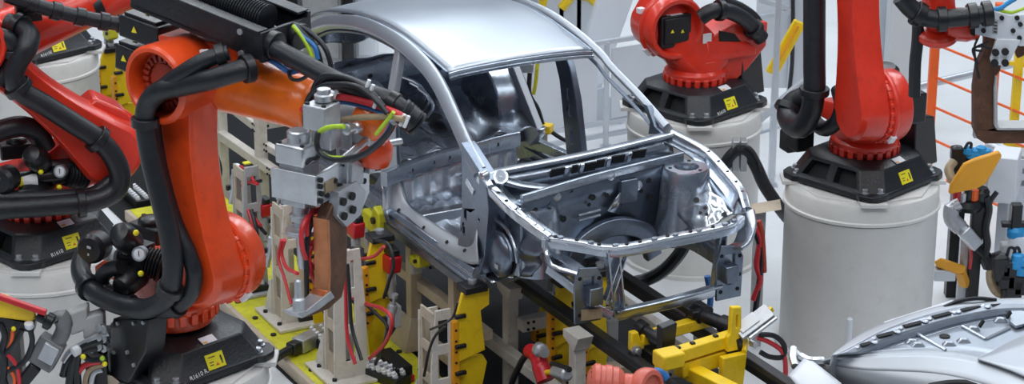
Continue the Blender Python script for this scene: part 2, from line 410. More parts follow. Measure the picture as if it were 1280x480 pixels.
def robot_column(t, paint, a1, A2X=.42, dy=0, cz=0):
    DR = Rz(a1) @ T(A2X, dy - .145, A2Z + cz)
    m = MB(Rz(a1) @ T(0, 0, CZ + cz))
    ry = lambda r, y, c: [V(c[0] + r * math.cos(2 * PI * k / 28), y, c[1] - CZ + r * math.sin(2 * PI * k / 28)) for k in range(28)]
    m.lathe([(.212, .25), (.212, .352), (.245, .356), (.245, .40), (.20, .44), (.20, .50)], (0, 0, 0), (0, 0, 1), 36)
    gear_ring(m, (0, 0, .300), (0, 0, 1), .232, .075, 22, .021)
    low = [V(.205 * math.cos(a), .22 * math.sin(a), .42) for a in [2 * PI * k / 24 for k in range(24)]]
    m.hull(low + ry(.20, dy - .20, (A2X, A2Z + .0)) + ry(.20, dy - .12, (A2X, A2Z)) + [V(-.2, y, z) for y in (-.17, .15) for z in (.46, .58)])
    m.hull([V(x, y, z) for x in (-.44, .0) for y in (-.20, .18) for z in (.50, .55)] + [V(-.38, y, .60) for y in (-.17, .15)] + [V(0, y, .66) for y in (-.17, .15)])
    col = m.build('column', paint, t, bevel=.012)
    # hollow drum of the second axis
    d = MB(DR)
    d.lathe([(.215, -.06), (.245, -.055), (.245, -.03), (.225, -.02), (.225, 0), (.25, .01), (.25, .10), (.235, .125), (.205, .125), (.19, .10), (.185, -.05), (0.001, -.05)], (0, 0, 0), (0, 1, 0), 44, False)
    gear_ring(d, (0, -.06, 0), (0, 1, 0), .238, .03, 26, .014)
    dr = d.build('axis_drum', paint, col, bevel=.004, ang=40)
    q = MB(DR); q.box((0, .02, -.02), (.27, .16, .25)); q.box((0, .10, -.01), (.22, .03, .20)); q.cyl((.06, .06, .08), (.06, .10, .10), .02, n=8)
    mo = q.build('motor', 'plastic', col, bevel=.012)
    q = MB(DR); q.prism([(-.016, -.012), (.016, -.012), (0, .016)], (-.045, .117, -.02), (1, 0, 0), (0, 0, 1), (0, .002, 0)); q.prism([(-.016, -.012), (.016, -.012), (0, .016)], (.045, .117, -.01), (1, 0, 0), (0, 0, 1), (0, .002, 0)); q.build('warning_triangle', 'sticker_yellow', mo, each=True)
    MB(DR).box((.0, .05, .107), (.13, .07, .003)).build('motor_label', 'sticker_white', mo)
    MB(DR).lathe([(.19, -.042), (.19, -.046), (.0005, -.046)], (0, 0, 0), (0, 1, 0), 28, False).build('drum_hollow_shade', 'pocket', dr)  # black disc paints the shade of a deep hollow inside the shallow drum
    # arched rib over the drum
    q = MB(DR)
    q.tube([(.245 * math.cos(math.radians(a)), -.01, .245 * math.sin(math.radians(a))) for a in range(-60, 141, 20)], .024, 10)
    q.build('rib', paint, col)
    MB(DR).box((.265 * math.cos(-.75), -.01, .265 * math.sin(-.75)), (.03, .04, .07), Matrix.Rotation(.75, 3, 'Y')).build('tag_plate', 'sticker_white', col)
    return col
def robot_balancer(t, k, P, y):
    """gas counterbalance: accumulators, gauge, bellows and sleeve; P holds the joints' places seen from the front"""
    Fk = FR[k]; G = lambda n, dy=0: Fk.at(*P[n], 1, y + dy)
    q = MB(Rz(A1[k]))
    for n, tip in (('top', 'top_tip'), ('low', 'low_tip')):
        a, b = G(n, -.06), G(tip, .10); d = (b - a).normalized(); a = a - d * .02
        q = MB(Rz(A1[k])); q.lathe([(.02, -.06), (.055, -.05), (.078, -.01), (.08, .10), (.066, .15), (.04, .18), (.035, .24)], a, d, 22)
        q.build('accumulator', 'plastic', t)
    q = MB(Rz(A1[k])); q.cyl(G('cap', -.02), G('bellows', .02), .046, n=18); q.box(G('gauge', .04), (.13, .12, .13))
    a, b = G('bellows', 0), G('bellows_end', .05); d = b - a; L_ = d.length; pr = [(.05, 0)]
    for i in range(6): pr += [(.085 + i * .004, L_ * (i + .3) / 6), (.064 + i * .004, L_ * (i + .8) / 6)]
    q.lathe(pr, a, d, 22, False); c = q.build('balancer_cylinder', 'plastic', t, bevel=.004)
    MB(Rz(A1[k])).cyl(G('sleeve0', -.02), G('sleeve1', -.02), .050, n=18).build('white_sleeve', 'sticker_white', c)
    a, b = G('sleeve0', -.02), G('sleeve1', -.02); MB(Rz(A1[k])).cyl(a - (b - a) * .25, a, .049, n=18).build('yellow_band', 'sticker_yellow', c)
    d = Fk.inv.to_3x3() @ V(-.15, -1, .25)
    MB(Rz(A1[k])).lathe([(.036, 0), (.036, .02), (.030, .022)], G('gauge', -.06), d, 18).build('pressure_gauge', 'sticker_white', c)
    MB(Rz(A1[k])).lathe([(.042, -.03), (.042, .022), (.032, .022), (.032, .019)], G('gauge', -.06), d, 18, False).build('gauge_rim', 'steel', c)
    MB(Rz(A1[k])).box(G('gauge', -.06) + d.normalized() * .024, (.004, .003, .04)).build('needle', 'ink', c)
    d = Fk.inv.to_3x3() @ V(-.3, -1, .1)
    q = MB(Rz(A1[k])); q.lathe([(.05, -.12), (.085, -.10), (.088, .0), (.07, .03), (.02, .035)], G('cap', -.16), d, 22); vc = q.build('valve_cap', 'plastic', c)
    for e in (-.025, .02): MB(Rz(A1[k])).box(G('cap', -.16) + d.normalized() * .037 + V(e * .4, 0, e), (.03, .004, .014)).build('cap_mark', 'dull_steel', vc)
    q = MB(Rz(A1[k]))
    for n in ('y1', 'y2', 'y3'): q.ball(G(n, -.11), .018, 8)
    q.build('yellow_plug', 'sticker_yellow', c, each=True)
    q = MB(Rz(A1[k])); p = G('motor', .30); q.box(p, (.24, .14, .10)); q.lathe([(.07, .04), (.07, .08), (.05, .09), (.02, .09)], p, (0, 0, 1), 16); q.build('rear_motor', 'plastic', t, bevel=.012)
def arm_outline(r0, r1, L, w, n=14):
    """outline in (x,z) of a link: big round at 0, round at L, waisted edges"""
    P = []
    for k in range(n + 1):
        a = math.radians(180 + 180 * k / n); P.append((r0 * math.cos(a), r0 * math.sin(a)))
    for k in range(1, 10):
        t = k / 10; s = math.sin(PI * t) * w; P.append(((r0 * (1 - t) + r1 * t) - s, L * t))
    for k in range(n + 1):
        a = math.radians(180 * k / n); P.append((r1 * math.cos(a), L + r1 * math.sin(a)))
    for k in range(1, 10):
        t = 1 - k / 10; s = math.sin(PI * t) * w; P.append((-(r0 * (1 - t) + r1 * t) + s, L * t))
    return P
LINK = 1.18
def robot_link(t, paint, a1, lean, top=True, y0=-.40, y1=-.205, L=LINK, r0=.235, r1=.215, A2X=.42, cz=0):
    K = Rz(a1) @ T(A2X, 0, A2Z + cz) @ Ry(-lean)
    m = MB(K)
    P = arm_outline(r0, r1 * .9, L if top else L + .6, .085)
    n = len(P); vs = []; fs = []
    for y, s in ((y1, 1.0), (y1 - .02, 1.0), (y0 + .03, .93), (y0, .80)):
        for (x, z) in P:
            if s < 1: z2 = z if 0 < z < L else z * s if z < 0 else L + (z - L) * s
            else: z2 = z
            vs.append(V(x * s, y, z2))
    for i in range(3):
        for k in range(n): k2 = (k + 1) % n; fs.append((i * n + k, i * n + k2, (i + 1) * n + k2, (i + 1) * n + k))
    tri = tessellate_polygon([[V(a, b, 0) for a, b in P]])
    fs += [tuple(q) for q in tri] + [tuple(3 * n + i for i in q) for q in tri]
    m.add(vs, fs)
    lk = m.build('link_arm', paint, t, bevel=.012, ang=40)
    if top:
        m = MB(K @ T(0, 0, L)); 
        m.lathe([(.19, y1 + .02), (r1, y1), (r1 + .005, y0 - .10), (r1 - .01, y0 - .115), (r1 - .03, y0 - .115), (r1 - .045, y0 - .09), (r1 - .05, y0 - .012), (.0005, y0 - .012)], (0, 0, 0), (0, 1, 0), 44, False)
        ring = m.build('elbow_ring', paint, lk, ang=40)
        m = MB(K @ T(0, 0, L)); gear_ring(m, (0, y0 - .04, 0), (0, 1, 0), r1 - .075, .03, 22, .010); m.lathe([(.10, y0 - .012), (.10, y0 - .03), (.075, y0 - .034), (.0005, y0 - .034)], (0, 0, 0), (0, 1, 0), 24, False)
        m.build('bolt_ring', 'dark_red', lk)
    return lk
def hose_part(t, name, pts, r, m='rubber', n=12, clamps=(), sub=8, world=True, cr=1.35, clen=.05):
    o = MB().tube(pts, r, n, sub).build(name, m, t, world=world, ang=60)
    P = catmull(pts, sub)
    for c in clamps:
        i = min(len(P) - 2, max(1, int(c * (len(P) - 1)))); d = (P[i + 1] - P[i - 1]).normalized()
        MB().lathe([(r, -clen / 2), (r * cr, -clen / 2), (r * cr, clen / 2), (r, clen / 2)], P[i], d, 14).build('hose_clamp', 'plastic', o, world=world, bevel=.004)
    return o
def robot(c, label, txt, box_side, paint, a1, lean, balancer=True, link=True, top=True, dy=0, Lk=LINK, A2X=.42, cz=0):
    t = thing('industrial_robot', label, 'robot', (c[0], c[1], PEDH + .027), 0, 'orange-red six-axis robots')
    robot_base(t, txt, box_side); robot_column(t, paint, a1, A2X, dy, cz)
    if balancer: robot_balancer(t, a1, paint)
    if link: robot_link(t, paint, a1, lean, top, y0=-.40 + dy, y1=-.205 + dy, L=Lk, A2X=A2X, cz=cz)
    return t
RC = {1: az(223, 450, PEDH), 2: az(53, 304, PEDH), 3: az(44, 63, PEDH), 4: az(868, 134, PEDH), 5: az(1078, 225, PEDH)}
for k, r, lb in ((1, .535, 'white pedestal under the nearest robot that holds the welding gun'), (2, .575, 'white pedestal under the robot cut by the left edge'), (3, .53, 'white pedestal with dark scuffs, behind the left robots'), (4, .53, 'white pedestal behind the car front with a bracketed black hose'), (5, .555, 'tall white pedestal right of the car, under the upright red robot')):
    pedestal(RC[k], r, lb)
A1 = {1: -35, 2: 20, 3: -62, 4: 208, 5: -68}
R1 = robot(RC[1], 'nearest orange robot reaching over the car with black dress pack and welding gun', 'R1610 R.', None, 'orange_red', A1[1], 4, A2X=.48, dy=.02, Lk=1.10, cz=.09, balancer=False)
R2 = robot(RC[2], 'red robot at left edge with its link arm leaning back', 'R1610', None, 'red', A1[2], 45, False)
R3 = robot(RC[3], 'robot on the far left pedestal, mostly hidden behind red arm', 'R1610E', None, 'red', A1[3], 2, False)
R4 = robot(RC[4], 'red robot behind the car front with open round motor housing', 'R1610', 90, 'red', A1[4], 20, False, dy=.165, A2X=.26)
R5 = robot(RC[5], 'upright red robot on the right pedestal with hoses on its left', None, 90, 'red', A1[5], 9, False)
FR = {k: Frame((RC[k].x, RC[k].y, PEDH + .027), A1[k]) for k in RC}

BP1 = dict(top=(155, 296), top_tip=(176, 316), low=(160, 352), low_tip=(182, 334), cap=(114, 311), gauge=(175, 317), bellows=(182, 325), bellows_end=(206, 333), sleeve0=(133, 315), sleeve1=(149, 320), y1=(124, 303), y2=(176, 342), y3=(170, 291), motor=(188, 289))
BP2 = dict(top=(44, 197), top_tip=(62, 212), low=(36, 244), low_tip=(66, 230), cap=(2, 226), gauge=(76, 214), bellows=(82, 217), bellows_end=(106, 220), sleeve0=(28, 227), sleeve1=(46, 225), y1=(8, 219), y2=(74, 234), y3=(51, 215), motor=(22, 186))
robot_balancer(R1, 1, BP1, -.30)
robot_balancer(R2, 2, BP2, -.30)
# ------------------------------------------------------------------ the car body on the line
CAR = Frame((.433, 14.609, 1.023), -62.1)
car = thing('car_body', 'bare silver car body shell with plain roof, held on the yellow and cream fixtures', 'car body', CAR.o, CAR.th)
def c(px, py, ax, v): return CAR.at(px, py, ax, v)
def cy(px, py, y): return CAR.at(px, py, 1, y)
def rr(a, b, r=.3, n=3):
    """rounded-rectangle section half sizes a,b"""
    out = []; q = min(a, b) * r
    for sx, sy, s in ((1, 1, 0), (-1, 1, 90), (-1, -1, 180), (1, -1, 270)):
        for k in range(n + 1):
            t = math.radians(s + 90 * k / n); out.append((sx * (a - q) + q * math.cos(t), sy * (b - q) + q * math.sin(t)))
    return out
def mir(p): return V(p[0], -p[1], p[2])
def patch(mb, c00, c10, c11, c01, bulge=(0, 0, 0), n=8, fn=None):
    c00, c10, c11, c01, bulge = map(Vector, (c00, c10, c11, c01, bulge)); rows = []
    for i in range(n + 1):
        u = i / n; r = []
        for j in range(n + 1):
            v = j / n
            q = c00.lerp(c10, u).lerp(c01.lerp(c11, u), v) + bulge * (math.sin(PI * u) * math.sin(PI * v))
            if fn: q = q + fn(u, v)
            r.append(q)
        rows.append(r)
    return mb.grid(rows)
def dot(o, r, n, name='hole', m='pocket', par=None, t=.004):
    """round hole or plug set in a panel: centre o, axis n"""
    MB().lathe([(r * 1.18, 0), (r * 1.1, t), (r, t), (r * .95, t * .4), (.0005, t * .4)], o, n, 14, False).build(name, m, par, ang=40)
# roof
DT = [(-.80, 1.216), (-1.06, 1.25), (-1.44, 1.292), (-1.77, 1.302), (-2.19, 1.268), (-2.55, 1.21), (-2.95, 1.11), (-3.2, 1.0)]
dt = catmull([V(x, 0, z) for x, z in DT], 4)
rows = []
for k in range(17):
    v = -1 + 2 * k / 16; r = []
    for i, p in enumerate(dt):
        e = max(0, 1 - i / 6) * .05 * (1 - v * v)
        r.append(V(p.x + e, .555 * v, p.z + .038 * (1 - v * v) - (.006 if abs(v) == 1 else 0)))
    rows.append(r)
roof = MB().grid(rows).build('roof', 'roof_steel', car, solid=.012, ang=60)
m = MB(); fr = [rows[k][0] for k in range(17)]
m.sweep([p + V(.012, 0, -.012) for p in fr], rr(.012, .016), (0, 0, 1), 0); m.build('roof_lip', 'galv', roof)
m = MB(); m.sweep([p + V(.02, 0, -.034) for p in fr], rr(.012, .02), (.3, 0, 1), 0); m.build('windscreen_header', 'galv', car)
for s in (-1, 1):
    m = MB(); m.sweep([V(p.x, s * .562, p.z - .002) for p in dt], rr(.004, .009), (0, 0, 1), 0); m.build('roof_ditch', 'galv_dark', roof)
# side frames: rails and pillars
BAND = [cy(425, 27, -.62), cy(455, 31, -.63), cy(490, 47, -.63), cy(520, 70, -.63), cy(545, 100, -.645), cy(566, 142, -.67), cy(586, 187, -.70), cy(601, 216, -.72)]
BAND = [V(-3.15, -.66, .62), V(-3.0, -.64, .93)] + [V(*b) for b in ((-2.75, -.63, 1.07),)] + BAND
SC_ = [(1.2, 1)] * 3 + [(1, 1)] * 4 + [(.95, .95), (.9, .9), (.9, .9), (.95, 1.0)]
for s in (-1, 1):
    f = (lambda p: Vector(p)) if s < 0 else mir
    up = (0, s * .72, .69)
    BD = list(BAND)
    if s > 0: BD[-3:] = [mir(c(767, 87, 1, .65)), mir(c(801, 122, 1, .685)), mir(c(835, 161, 1, .72))]
    side = MB().sweep([f(p) for p in BD], rr(.03, .052, .55, 4), up, 6, SC_).build('side_rail', 'roof_steel', car, ang=50)
    m = MB(); m.sweep([f(p + V(-.03, .03, -.065)) for p in BD[1:]], rr(.012, .03), up, 6); m.build('door_flange', 'galv_dark', side)
# near lower side: sill, aperture flange, pillars
sill = MB()
sill.prism([(-.80, -.02), (-.815, .03), (-.80, .055), (-.81, .075), (-.79, .115), (-.72, .125), (-.69, .10), (-.69, -.02)], (-2.6, 0, 0), (0, 1, 0), (0, 0, 1), (2.62, 0, 0))
sn = sill.build('sill', 'galv', car, bevel=.006)
MB().prism([(.80, -.02), (.815, .03), (.80, .055), (.79, .115), (.72, .125), (.69, .10), (.69, -.02)], (-2.6, 0, 0), (0, 1, 0), (0, 0, 1), (2.62, 0, 0)).build('sill', 'galv', car, bevel=.006)
MB().bar((-2.6, -.815, -.03), (.02, -.815, -.03), .012, .05).build('pinch_weld', 'galv_dark', sn)
FL = [cy(492, 118, -.70), cy(487, 160, -.735), cy(485, 205, -.75), cy(491, 240, -.76), cy(503, 266, -.765), cy(530, 286, -.765), cy(562, 302, -.765), cy(584, 311, -.765), cy(594, 300, -.76), cy(595, 268, -.755), cy(592, 232, -.745)]
FO = [cy(484, 118, -.71), cy(479, 160, -.75), cy(477, 205, -.775), cy(482, 240, -.785), cy(492, 272, -.79), cy(520, 292, -.795), cy(548, 309, -.795), cy(572, 323, -.795), cy(588, 330, -.79), cy(599, 330, -.78)]
FI = [cy(495, 118, -.68), cy(494, 160, -.70), cy(496, 205, -.715), cy(501, 236, -.715), cy(511, 258, -.71), cy(537, 276, -.705), cy(560, 291, -.705), cy(580, 303, -.71), cy(593, 301, -.72), cy(597, 284, -.74)]
fo, fi = catmull(FO, 6), catmull(FI, 6)
fl = MB().grid([[p, p.lerp(q, .12) + V(0, -.006, .006), p.lerp(q, .5) + V(0, -.012, .010), p.lerp(q, .88) + V(0, -.004, .008), q, q + V(0, .03, -.03)] for p, q in zip(fo, fi)]).build('door_aperture', 'skin', car, solid=.012, ang=60)
for t in (.45, .58, .72, .84):
    k = int(t * (len(fo) - 1)); dot(fo[k].lerp(fi[k], .5) + V(0, -.02, .018), .012, (0, -.7, .7), 'clip_hole', 'pocket', fl)
MB().sweep([q + V(0, .012, -.02) for q in fi], rr(.012, .012), (0, 1, 0), 0).build('door_flange', 'galv_dark', fl)
m = MB(); m.sweep([cy(501, 58, -.60), cy(497, 85, -.645), cy(491, 120, -.69)], rr(.03, .045, .5), (0, 1, 0), 5); m.build('centre_pillar', 'skin', car)
m = MB(); m.prism([(q.x, q.z) for q in (cy(484, 200, -.75), cy(466, 232, -.75), cy(440, 240, -.75), cy(446, 262, -.75), cy(520, 300, -.75), cy(515, 285, -.75), cy(500, 266, -.75), cy(489, 240, -.75))], (0, -.74, 0), (1, 0, 0), (0, 0, 1), (0, .05, 0))
pl = m.build('pillar_foot', 'galv_dark', car, bevel=.004)
p0, p1 = cy(458, 232, -.745), cy(470, 246, -.745); MB().bar(p0, p1, .012, .022, (0, 1, 0)).build('pressed_slot', 'press_steel', pl)
HP = [cy(*q, -.74) for q in ((578, 178), (590, 196), (609, 226), (612, 262), (607, 322), (601, 343), (588, 338), (573, 322), (574, 300), (579, 260), (579, 215))]
def hol(px, py, w, h, y=-.74): q = cy(px, py, y); return [(q.x - w, q.z - h), (q.x + w, q.z - h), (q.x + w, q.z + h), (q.x - w, q.z + h)]
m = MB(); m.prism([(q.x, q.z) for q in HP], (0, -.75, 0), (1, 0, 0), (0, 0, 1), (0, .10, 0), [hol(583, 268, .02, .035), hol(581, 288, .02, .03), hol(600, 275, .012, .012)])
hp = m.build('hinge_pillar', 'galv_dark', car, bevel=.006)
q = cy(588, 233, -.75); MB().box(q + V(0, -.004, 0), (.12, .01, .045), Matrix.Rotation(.45, 3, 'Y')).build('hinge_plate', 'press_steel', hp, bevel=.003)
q = cy(598, 322, -.75); MB().box(q + V(0, -.006, 0), (.08, .012, .03), Matrix.Rotation(.3, 3, 'Y')).build('hinge_plate', 'press_steel', hp, bevel=.003)
MB().prism([(q.x, q.z) for q in HP[:0] or [cy(*k, -.66) for k in ((609, 226), (632, 262), (626, 325), (601, 343))]], (0, -.66, 0), (1, 0, 0), (0, 0, 1), (0, .04, 0)).build('pillar_inner', 'galv_dark', car)
# far pillar and inner far side
def fpanel(name, px, y, th, m='galv_dark', holes=(), par=None, bev=.006):
    P = [cy(*k, y) for k in px]
    hh = []
    for (a, b, w, h) in holes: q = cy(a, b, y); hh.append([(q.x - w, q.z - h), (q.x + w, q.z - h), (q.x + w, q.z + h), (q.x - w, q.z + h)])
    return MB().prism([(q.x, q.z) for q in P], (0, y, 0), (1, 0, 0), (0, 0, 1), (0, th, 0), hh).build(name, m, par or car, bevel=bev)
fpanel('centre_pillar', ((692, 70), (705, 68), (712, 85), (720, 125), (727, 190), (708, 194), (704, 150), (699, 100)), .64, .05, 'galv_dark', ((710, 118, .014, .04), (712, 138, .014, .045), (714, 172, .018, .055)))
fpanel('rear_quarter', ((622, 86), (641, 84), (674, 168), (662, 182), (648, 170)), .60, .06, 'skin')
rq = fpanel('quarter_inner', ((560, 98), (600, 90), (622, 86), (642, 150), (650, 178), (610, 172), (560, 178)), .55, .05, 'galv', ((573, 101, .10, .05),))
fpanel('quarter_gusset', ((598, 92), (612, 90), (633, 128), (632, 142), (618, 136), (604, 118)), .54, .02, 'press_steel', par=rq)
fpanel('front_window_post', ((803, 130), (809, 132), (818, 158), (828, 168), (810, 168), (812, 152)), .64, .04, 'galv_dark')
fpanel('far_sill_line', ((640, 160), (662, 172), (716, 196), (716, 204), (655, 184), (630, 176)), .66, .06, 'galv')
# floor, tunnel, heel board, rear pan
m = MB(); patch(m, (-1.95, -.70, .03), (.12, -.70, .03), (.12, .70, .03), (-1.95, .70, .03), n=40, fn=lambda u, v: V(0, 0, .014 * (1 if (int(v * 20) % 2) else 0) + .005 * math.sin(u * 25)))
fp = m.build('floor_pan', 'press_steel', car, solid=.01)
m = MB(); m.hull([V(x, y, z) for x in (-1.5, .25) for y, z in ((-.16, .04), (.16, .04), (-.10, .2), (.10, .2))]); m.build('tunnel', 'galv', car, bevel=.02)
for x in (-.55, -1.12):
    m = MB(); m.hull([V(x + a, y, z) for y in (-.69, .69) for a, z in ((-.07, .03), (.07, .03), (-.045, .10), (.045, .10))]); m.build('cross_member', 'press_steel', car, bevel=.008)
hl = [c(480, 224, 2, .36), c(505, 214, 2, .36), c(540, 201, 2, .36), c(580, 190, 2, .36), c(620, 179, 2, .36), c(648, 173, 2, .36)]
m = MB(); m.sweep(hl, rr(.055, .03, .3), (0, 0, 1), 4); hb = m.build('heel_beam', 'galv', car)
for t in (.25, .4, .52, .66, .8):
    P = catmull(hl, 4); p = P[int(t * (len(P) - 1))]; dot(p + V(.03, -.005, 0), .014, (1, -.2, .1), 'hole', 'pocket', hb)
m = MB(); rows = []
for i, p in enumerate(catmull(hl, 10)):
    r = .014 * (i % 6 in (1, 2)); rows.append([V(p.x - .05, p.y, .32), V(p.x - .03 + r, p.y, .25), V(p.x - .03 + r, p.y, .12), V(p.x + .02, p.y, .04)])
m.grid(rows); m.build('heel_board', 'press_steel', car, solid=.008)
rnd = random.Random(3)
def bumps(u, v): return V(0, 0, .028 * math.sin(u * 17 + 2 * math.sin(v * 9)) * math.cos(v * 14) + .02 * math.sin(v * 31 + u * 6))
m = MB(); patch(m, (-2.9, -.66, .46), (-1.40, -.70, .40), (-1.62, .66, .40), (-2.9, .66, .46), n=36, fn=bumps); rp = m.build('rear_seat_pan', 'galv', car, solid=.008, ang=60)
q = c(537, 151, 2, .45); dot(V(q.x, q.y, .475), .085, (0, 0, 1), 'tank_hole', 'pocket', rp, .008)
for s in (-1, 1):
    m = MB(); m.hull([V(-2.25 + .34 * math.cos(a), s * y, .40 + .34 * math.sin(a)) for a in [PI * k / 10 for k in range(11)] for y in (.42, .70)]); m.build('wheel_house', 'galv', car, bevel=.03)
for a in (0, 1, 2):
    P = [cy(503 + a * 10, 96 + a * 7, -.35), cy(520 + a * 8, 103 + a * 9, -.3), cy(531 + a * 5, 116 + a * 9, -.25), cy(528 + a * 3, 130 + a * 8, -.2)]
    MB().tube([p + V(0, 0, 0) for p in P], .012, 6).build('pressed_rib', 'press_steel', rp)
sb = [c(388, 112, 0, -2.62), c(440, 98, 0, -2.62), c(500, 82, 0, -2.62), c(560, 70, 0, -2.62)]
m = MB(); m.sweep(sb, rr(.085, .05, .25), (0, 0, 1), 3); bb = m.build('parcel_beam', 'galv', car)
for t in (.2, .35, .5): P = catmull(sb, 3); p = P[int(t * (len(P) - 1))]; dot(p + V(.05, 0, .0), .016, (1, 0, .1), 'hole', 'pocket', bb)
m = MB(); patch(m, (-2.66, -.62, .42), (-2.70, -.62, .78), (-2.70, .62, .78), (-2.66, .62, .42), n=24, fn=lambda u, v: V(.02 * math.sin(v * 30), 0, 0)); m.build('back_panel', 'galv_dark', car, solid=.01)
m = MB(); patch(m, (-3.1, -.6, .80), (-3.05, -.6, .98), (-3.05, .6, .98), (-3.1, .6, .80), n=16, fn=lambda u, v: V(.03 * math.sin(v * 22), 0, .02 * math.sin(v * 17))); m.build('tailgate_sill', 'galv', car, solid=.02)
# cowl, dash panel
C0, C1 = c(609, 217, 0, .04), c(838, 168, 0, .04)
m = MB(); m.sweep([C0, C0.lerp(C1, .5) + V(.05, 0, .006), C1], rr(.014, .035, .4), (0, 0, 1), 6); cw = m.build('cowl_top', 'press_steel', car)
L0, L1, L2 = c(652, 249, 2, .70), c(740, 223, 2, .72), c(853, 195, 2, .72)
m = MB(); P = catmull([C0, C0.lerp(C1, .5) + V(.05, 0, 0), C1], 12)
# back wall of the cowl with square openings
vs = []; n = len(P)
wall = MB(); dk = MB()
for i in range(n - 1):
    a, b = P[i], P[i + 1]; dn = V(.05, 0, -.125)
    wall.add([a, b, b + dn, a + dn], [(0, 1, 2, 3)])
wl = wall.build('cowl_wall', 'galv', car, solid=.006)
for t, w in ((.34, .05), (.43, .02), (.50, .06), (.57, .03), (.67, .05), (.79, .055)):
    p = P[0].lerp(P[-1], t) + V(.10 - .1 * abs(t - .5) , 0, -.062); MB().box(p, (.012, w * 2, .07), Matrix.Rotation(.38, 3, 'Y')).build('opening', 'pocket', wl)
for t in (.38, .46, .61, .73):
    p = P[0].lerp(P[-1], t) + V(.115 - .1 * abs(t - .5), 0, -.06); MB().box(p, (.02, .03, .08), Matrix.Rotation(.38, 3, 'Y')).build('tab', 'press_steel', wl, bevel=.004)
LP = catmull([L0, L1, L2], 10); PP = [P[int(i * (n - 1) / (len(LP) - 1))] for i in range(len(LP))]
m = MB(); m.grid([[p + V(.05, 0, -.125) for p in PP], [p.lerp(q, .5) + V(0, 0, -.10) for p, q in zip(PP, LP)], [q + V(-.02, 0, -.05) for q in LP]]); m.build('cowl_trough', 'galv_dark', car, solid=.006)
m = MB(); m.sweep([L0, L1, L2], rr(.028, .016, .3), (0, 0, 1), 10); m.build('cowl_front', 'galv', car)
fw_ = []
for i, q in enumerate(LP):
    fw_.append([q + V(.005, 0, -.02), V(q.x - .02, q.y, .55), V(q.x - .03 + .012 * (i % 5 == 0), q.y, .40), V(q.x - .04, q.y, .28), V(q.x - .02, q.y, .16), V(q.x - .22, q.y, .04)])
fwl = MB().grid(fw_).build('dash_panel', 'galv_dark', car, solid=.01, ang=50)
def on_dash(px, py, off=.012):
    for k in range(80):
        x = .10 + k * .006; q = c(px, py, 0, x)
        t = min(max((q.y - L0.y) / (L2.y - L0.y), 0), 1); lx = LP[int(t * (len(LP) - 1))].x - .028
        if x >= lx: return q + V(off, 0, 0)
    return q
for px, py, r in ((712, 237, .016), (683, 252, .02), (703, 273, .02), (688, 272, .012), (740, 246, .018), (757, 243, .014), (668, 262, .016), (800, 238, .014), (812, 246, .02), (735, 255, .012), (778, 228, .012), (810, 225, .016)):
    dot(on_dash(px, py), r, (1, 0, .05), 'hole', 'pocket', fwl)
for px, py, r in ((762, 219, .028), (795, 231, .032)):
    dot(on_dash(px, py), r, (1, 0, .05), 'grommet_plate', 'press_steel', fwl, .01)
p = on_dash(695, 245); MB().lathe([(.03, 0), (.028, .008), (.001, .01)], p, (1, 0, 0), 16).build('pressed_oval', 'galv', fwl)
for k in (0, 1): a, b = on_dash(722, 269 + 6 * k), on_dash(749, 262 + 6 * k); MB().tube([a, b], .008, 6).build('pressed_bead', 'press_steel', fwl)
P3 = [on_dash(*q, .03) for q in ((756, 262), (781, 226), (771, 266))]; MB().add(P3, [(0, 1, 2)]).build('bracket_tab', 'press_steel', fwl, solid=.01)
m = MB(); a = on_dash(782, 236); m.box(a + V(.02, 0, 0), (.05, .13, .16)); m.build('pedal_box', 'galv_dark', fwl, bevel=.008)
m = MB(); 
tm = c(760, 285, 0, .28); m.sweep([V(.30, tm.y - .30, .10), V(.33, tm.y - .22, .28), V(.34, tm.y, .36), V(.33, tm.y + .25, .28), V(.30, tm.y + .34, .08)], rr(.03, .06), (1, 0, 0), 6); m.build('tunnel_mouth', 'galv_dark', car)
# front end: upper rails, towers, inner wings
NU = [c(601, 222, 1, -.72), c(620, 243, 1, -.71), c(640, 263, 2, .645), c(665, 283, 2, .565), c(686, 298, 2, .505)]
m = MB(); m.sweep(NU, rr(.03, .032, .3), (0, 0, 1), 6); nu = m.build('upper_rail', 'press_steel', car, bevel=.002)
FU = [c(838, 167, 1, .72), V(.217, .863, .72), V(.479, .856, .66), V(.719, .829, .60), V(.84, .80, .52)]
m = MB(); m.sweep(FU, rr(.03, .032, .3), (0, 0, 1), 6); fu = m.build('upper_rail', 'press_steel', car)
for L, o, k in ((NU, nu, -1), (FU, fu, 1)):
    P = catmull(L, 6)
    for t in (.3, .42, .55, .68, .8, .92): p = P[int(t * (len(P) - 1))]; dot(p + V(0, 0, .03), .011, (0, 0, 1), 'hole', 'pocket', o)
    m = MB(); m.sweep([p + V(0, -k * .06, -.02) for p in L], rr(.006, .05), (0, 0, 1), 6); m.build('rail_flange', 'galv', o)
